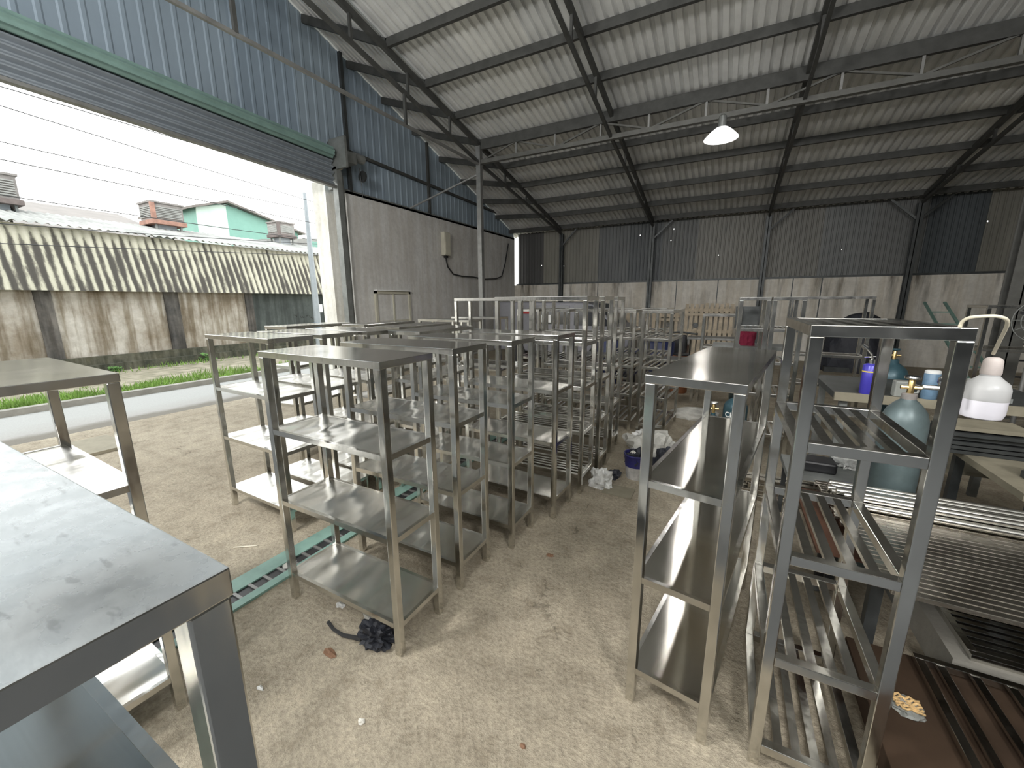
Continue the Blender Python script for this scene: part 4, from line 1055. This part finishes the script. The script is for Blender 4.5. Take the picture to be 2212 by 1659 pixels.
pallet(-3.4, 1.3, 1.35, 8, 'timber pallet leaning on the back wall beside the van', 13.1)
# drums and tubs
def drum(x, y, r, h, mat, label, cat='drum', name='plastic_drum'):
    t = empty(name, (x, y, 0)); tag(t, label, cat)
    MB().lathe([(r*.93, 0), (r, .03), (r, h*.33), (r*1.03, h*.35), (r, h*.37), (r, h*.66), (r*1.03, h*.68), (r, h*.7), (r, h*.97), (r*.93, h)], (0, 0, 0), 24).build('drum_body', mat, t, smooth=True)
    MB().lathe([(r*.96, h), (r*.96, h+.02), (r*.9, h+.03)], (0, 0, 0), 24).build('lid', M['black'], t, smooth=True)
drum(-1.15, 8.3, .29, .92, M['blue_drum'], 'dark blue drum seen through the slatted racks, right one')
drum(-2.12, 8.35, .29, .90, M['blue_drum'], 'dark blue drum seen through the slatted racks, left one')
drum(-.70, 7.95, .15, .70, M['orange_drum'], 'brown-orange tub right of the dark blue drums', 'tub', 'plastic_tub')
drum(-1.62, 8.12, .17, .75, M['black'], 'black drum between the two blue ones')
# long steel tables behind
def table(x, y, w2, d2, h, label, mat=None):
    t = empty('steel_table', (x, y, 0)); tag(t, label, 'table')
    MB().box(-w2/2, w2/2, -d2/2, d2/2, h-.04, h).build('tabletop', mat or M['galv'], t)
    for sx_ in (-1, 1):
        for sy_ in (-1, 1): MB().box(sx_*(w2/2-.03)-.02, sx_*(w2/2-.03)+.02, sy_*(d2/2-.03)-.02, sy_*(d2/2-.03)+.02, 0, h-.04).build('leg', M['rail'], t)
table(-1.5, 7.5, 2.2, .5, .70, 'long steel table behind the slatted racks')
table(-.15, 9.2, 1.1, .5, .95, 'small grey table in front of the timber pallet')
fr_ = slat_rack_proto(.62, .45, 1.47, [.95, .3], 'x', 3, 'steel_stand', False)
place(fr_, False, -.36, 7.3, .62, .45, 0, 'plain steel frame standing before the timber pallet', gs)
# motorbike (dark shape) behind the racks
mbk = empty('motor_scooter', (-.82, 9.3, 0)); tag(mbk, 'dark motor scooter parked behind the slatted racks', 'motor scooter')
for y in (-.55, .6):
    MB().lathe([(.17, -.04), (.26, -.035), (.26, .035), (.17, .04)], (0, 0, 0), 24, Matrix.Translation((0, y, .26)) @ Matrix.Rotation(math.pi/2, 4, 'Y')).build('wheel', M['rubber'], mbk, smooth=True)
MB().prism([(-.50, .30), (.30, .28), (.62, .55), (.72, .78), (.35, .80), (.0, .60), (-.25, .45), (-.35, 1.0), (-.48, 1.0)], -.12, .12, 'x').build('fairing', M['black'], mbk, bevel=.03)
MB().box(-.10, .10, .0, .62, .78, .86).build('seat', M['rubber'], mbk, bevel=.03)
MB().tube([(-.32, -.40, 1.02), (0, -.44, 1.06), (.32, -.40, 1.02)], .018, 8).build('handlebar', M['dark_steel'], mbk, smooth=True)
for sx_ in (-1, 1): MB().lathe([(.05, 0), (.055, .01), (.05, .02)], (0, 0, 0), 14, Matrix.Translation((sx_*.26, -.42, 1.2)) @ mr).build('mirror', M['chrome'], mbk)
# dark machine at the stained wall
cm = empty('covered_machine', (2.75, 12.3, 0)); tag(cm, 'dark covered machine in the soot-stained part of the back wall', 'machine')
blob('cover', M['black_bag'], (0, 0, .0), (.7, .5, 1.45), .12, 1.2, 50, 4, cm)
MB().box(-.6, .6, -.45, .45, 0, .12).build('machine_base', M['dark_steel'], cm)
# shelves in cabinet frames
o = MB().box(-.02, .22, 5.62, 5.66, 1.36, 1.62).build('metal_sheet', M['dark_steel']); o.location = (.1, 0.0, 0); tag(o, 'dark panel behind the left cabinet-like frame', 'panel')
rc = blob('red_cloth', M['red_cloth'], (.26, 6.2, 1.10), (.10, .06, .26), .4, 1.6, 60, 3); tag(rc, 'crimson cloth hanging behind the cabinet-like frames', 'cloth')
tl = table(.3, 6.3, .9, .5, 1.10, 'high bench behind the cabinet-like frames', M['dull_steel'])
o = blob('dark_blue_bag', M['blue_drum'], (.20, 5.85, 0.86), (.12, .1, .2), .3, 2, 61, 3)
COL.objects.unlink(o); bpy.data.objects.remove(o)
# leaning ladder and wall frames at right
ld = empty('leaning_ladder', (4.15, 9.75, 0)); tag(ld, 'green-grey ladder leaning on the back wall at the right', 'ladder')
for x in (-.17, .17): MB().bar((x, 0, 0), (x+.05, 3.2, 1.62), .05, .03).build('stile', M['green_steel'], ld)
for k in range(6):
    t_ = .12+k*.15; MB().bar((-.17+.05*t_, 3.2*t_, 1.62*t_), (.17+.05*t_, 3.2*t_, 1.62*t_), .035, .025).build('rung', M['green_steel'], ld)
place(slat_rack_proto(1.3, .5, 1.62, [1.1, .6, .15], 'x', 3, 'steel_stand', False), False, 2.75, 7.0, 1.3, .5, 0, 'wide dark steel frame by the right column', gs)
grl = empty('window_grille', (5.3, 10.6, .0)); tag(grl, 'black square-mesh window grille leaning at the right edge', 'grille')
for k in range(6): MB().box(-.8+.32*k-.015, -.8+.32*k+.015, -.02, .02, 0, 1.2).build('upright', M['black'], grl)
for k in range(5): MB().box(-.82, .82, -.015, .015, .3*k-.015, .3*k+.015).build('crossbar', M['black'], grl)
fan = empty('floor_fan', (2.55, 5.6, 0)); tag(fan, 'round dark fan on a pole above the hanging jug', 'fan')
MB().tube([(0, 0, .02), (0, 0, 1.45)], .018, 10).build('pole', M['galv'], fan, smooth=True)
MB().lathe([(.2, 0), (.2, .02), (.05, .04)], (0, 0, 0), 24).build('base', M['dark_steel'], fan, smooth=True)
cg = MB()
for rr in (.08, .14, .20): cg.tube([(rr*math.cos(a), -.06, 1.50+rr*math.sin(a)) for a in [i*math.pi/12 for i in range(25)]], .004, 5)
for k in range(12): cg.tube([(0, -.08, 1.50), (.2*math.cos(k*math.pi/6), -.05, 1.50+.2*math.sin(k*math.pi/6))], .003, 4)
cg.build('cage', M['dull_steel'], fan)
MB().lathe([(.05, -.03), (.06, 0), (.06, .1), (.04, .13)], (0, 0, 0), 16, Matrix.Translation((0, .04, 1.5)) @ mr).build('fan_motor', M['black'], fan, smooth=True)
for k in range(3):
    a_ = k*2.094+.4; bl = MB(); c_, s_ = math.cos(a_), math.sin(a_)
    bl.add([(.03*c_-.02*s_, -.055, 1.5+.03*s_+.02*c_), (.03*c_+.02*s_, -.04, 1.5+.03*s_-.02*c_), (.17*c_+.06*s_, -.03, 1.5+.17*s_-.06*c_), (.17*c_-.05*s_, -.065, 1.5+.17*s_+.05*c_)], [(0, 1, 2, 3)])
    bl.build('blade', M['black'], fan)
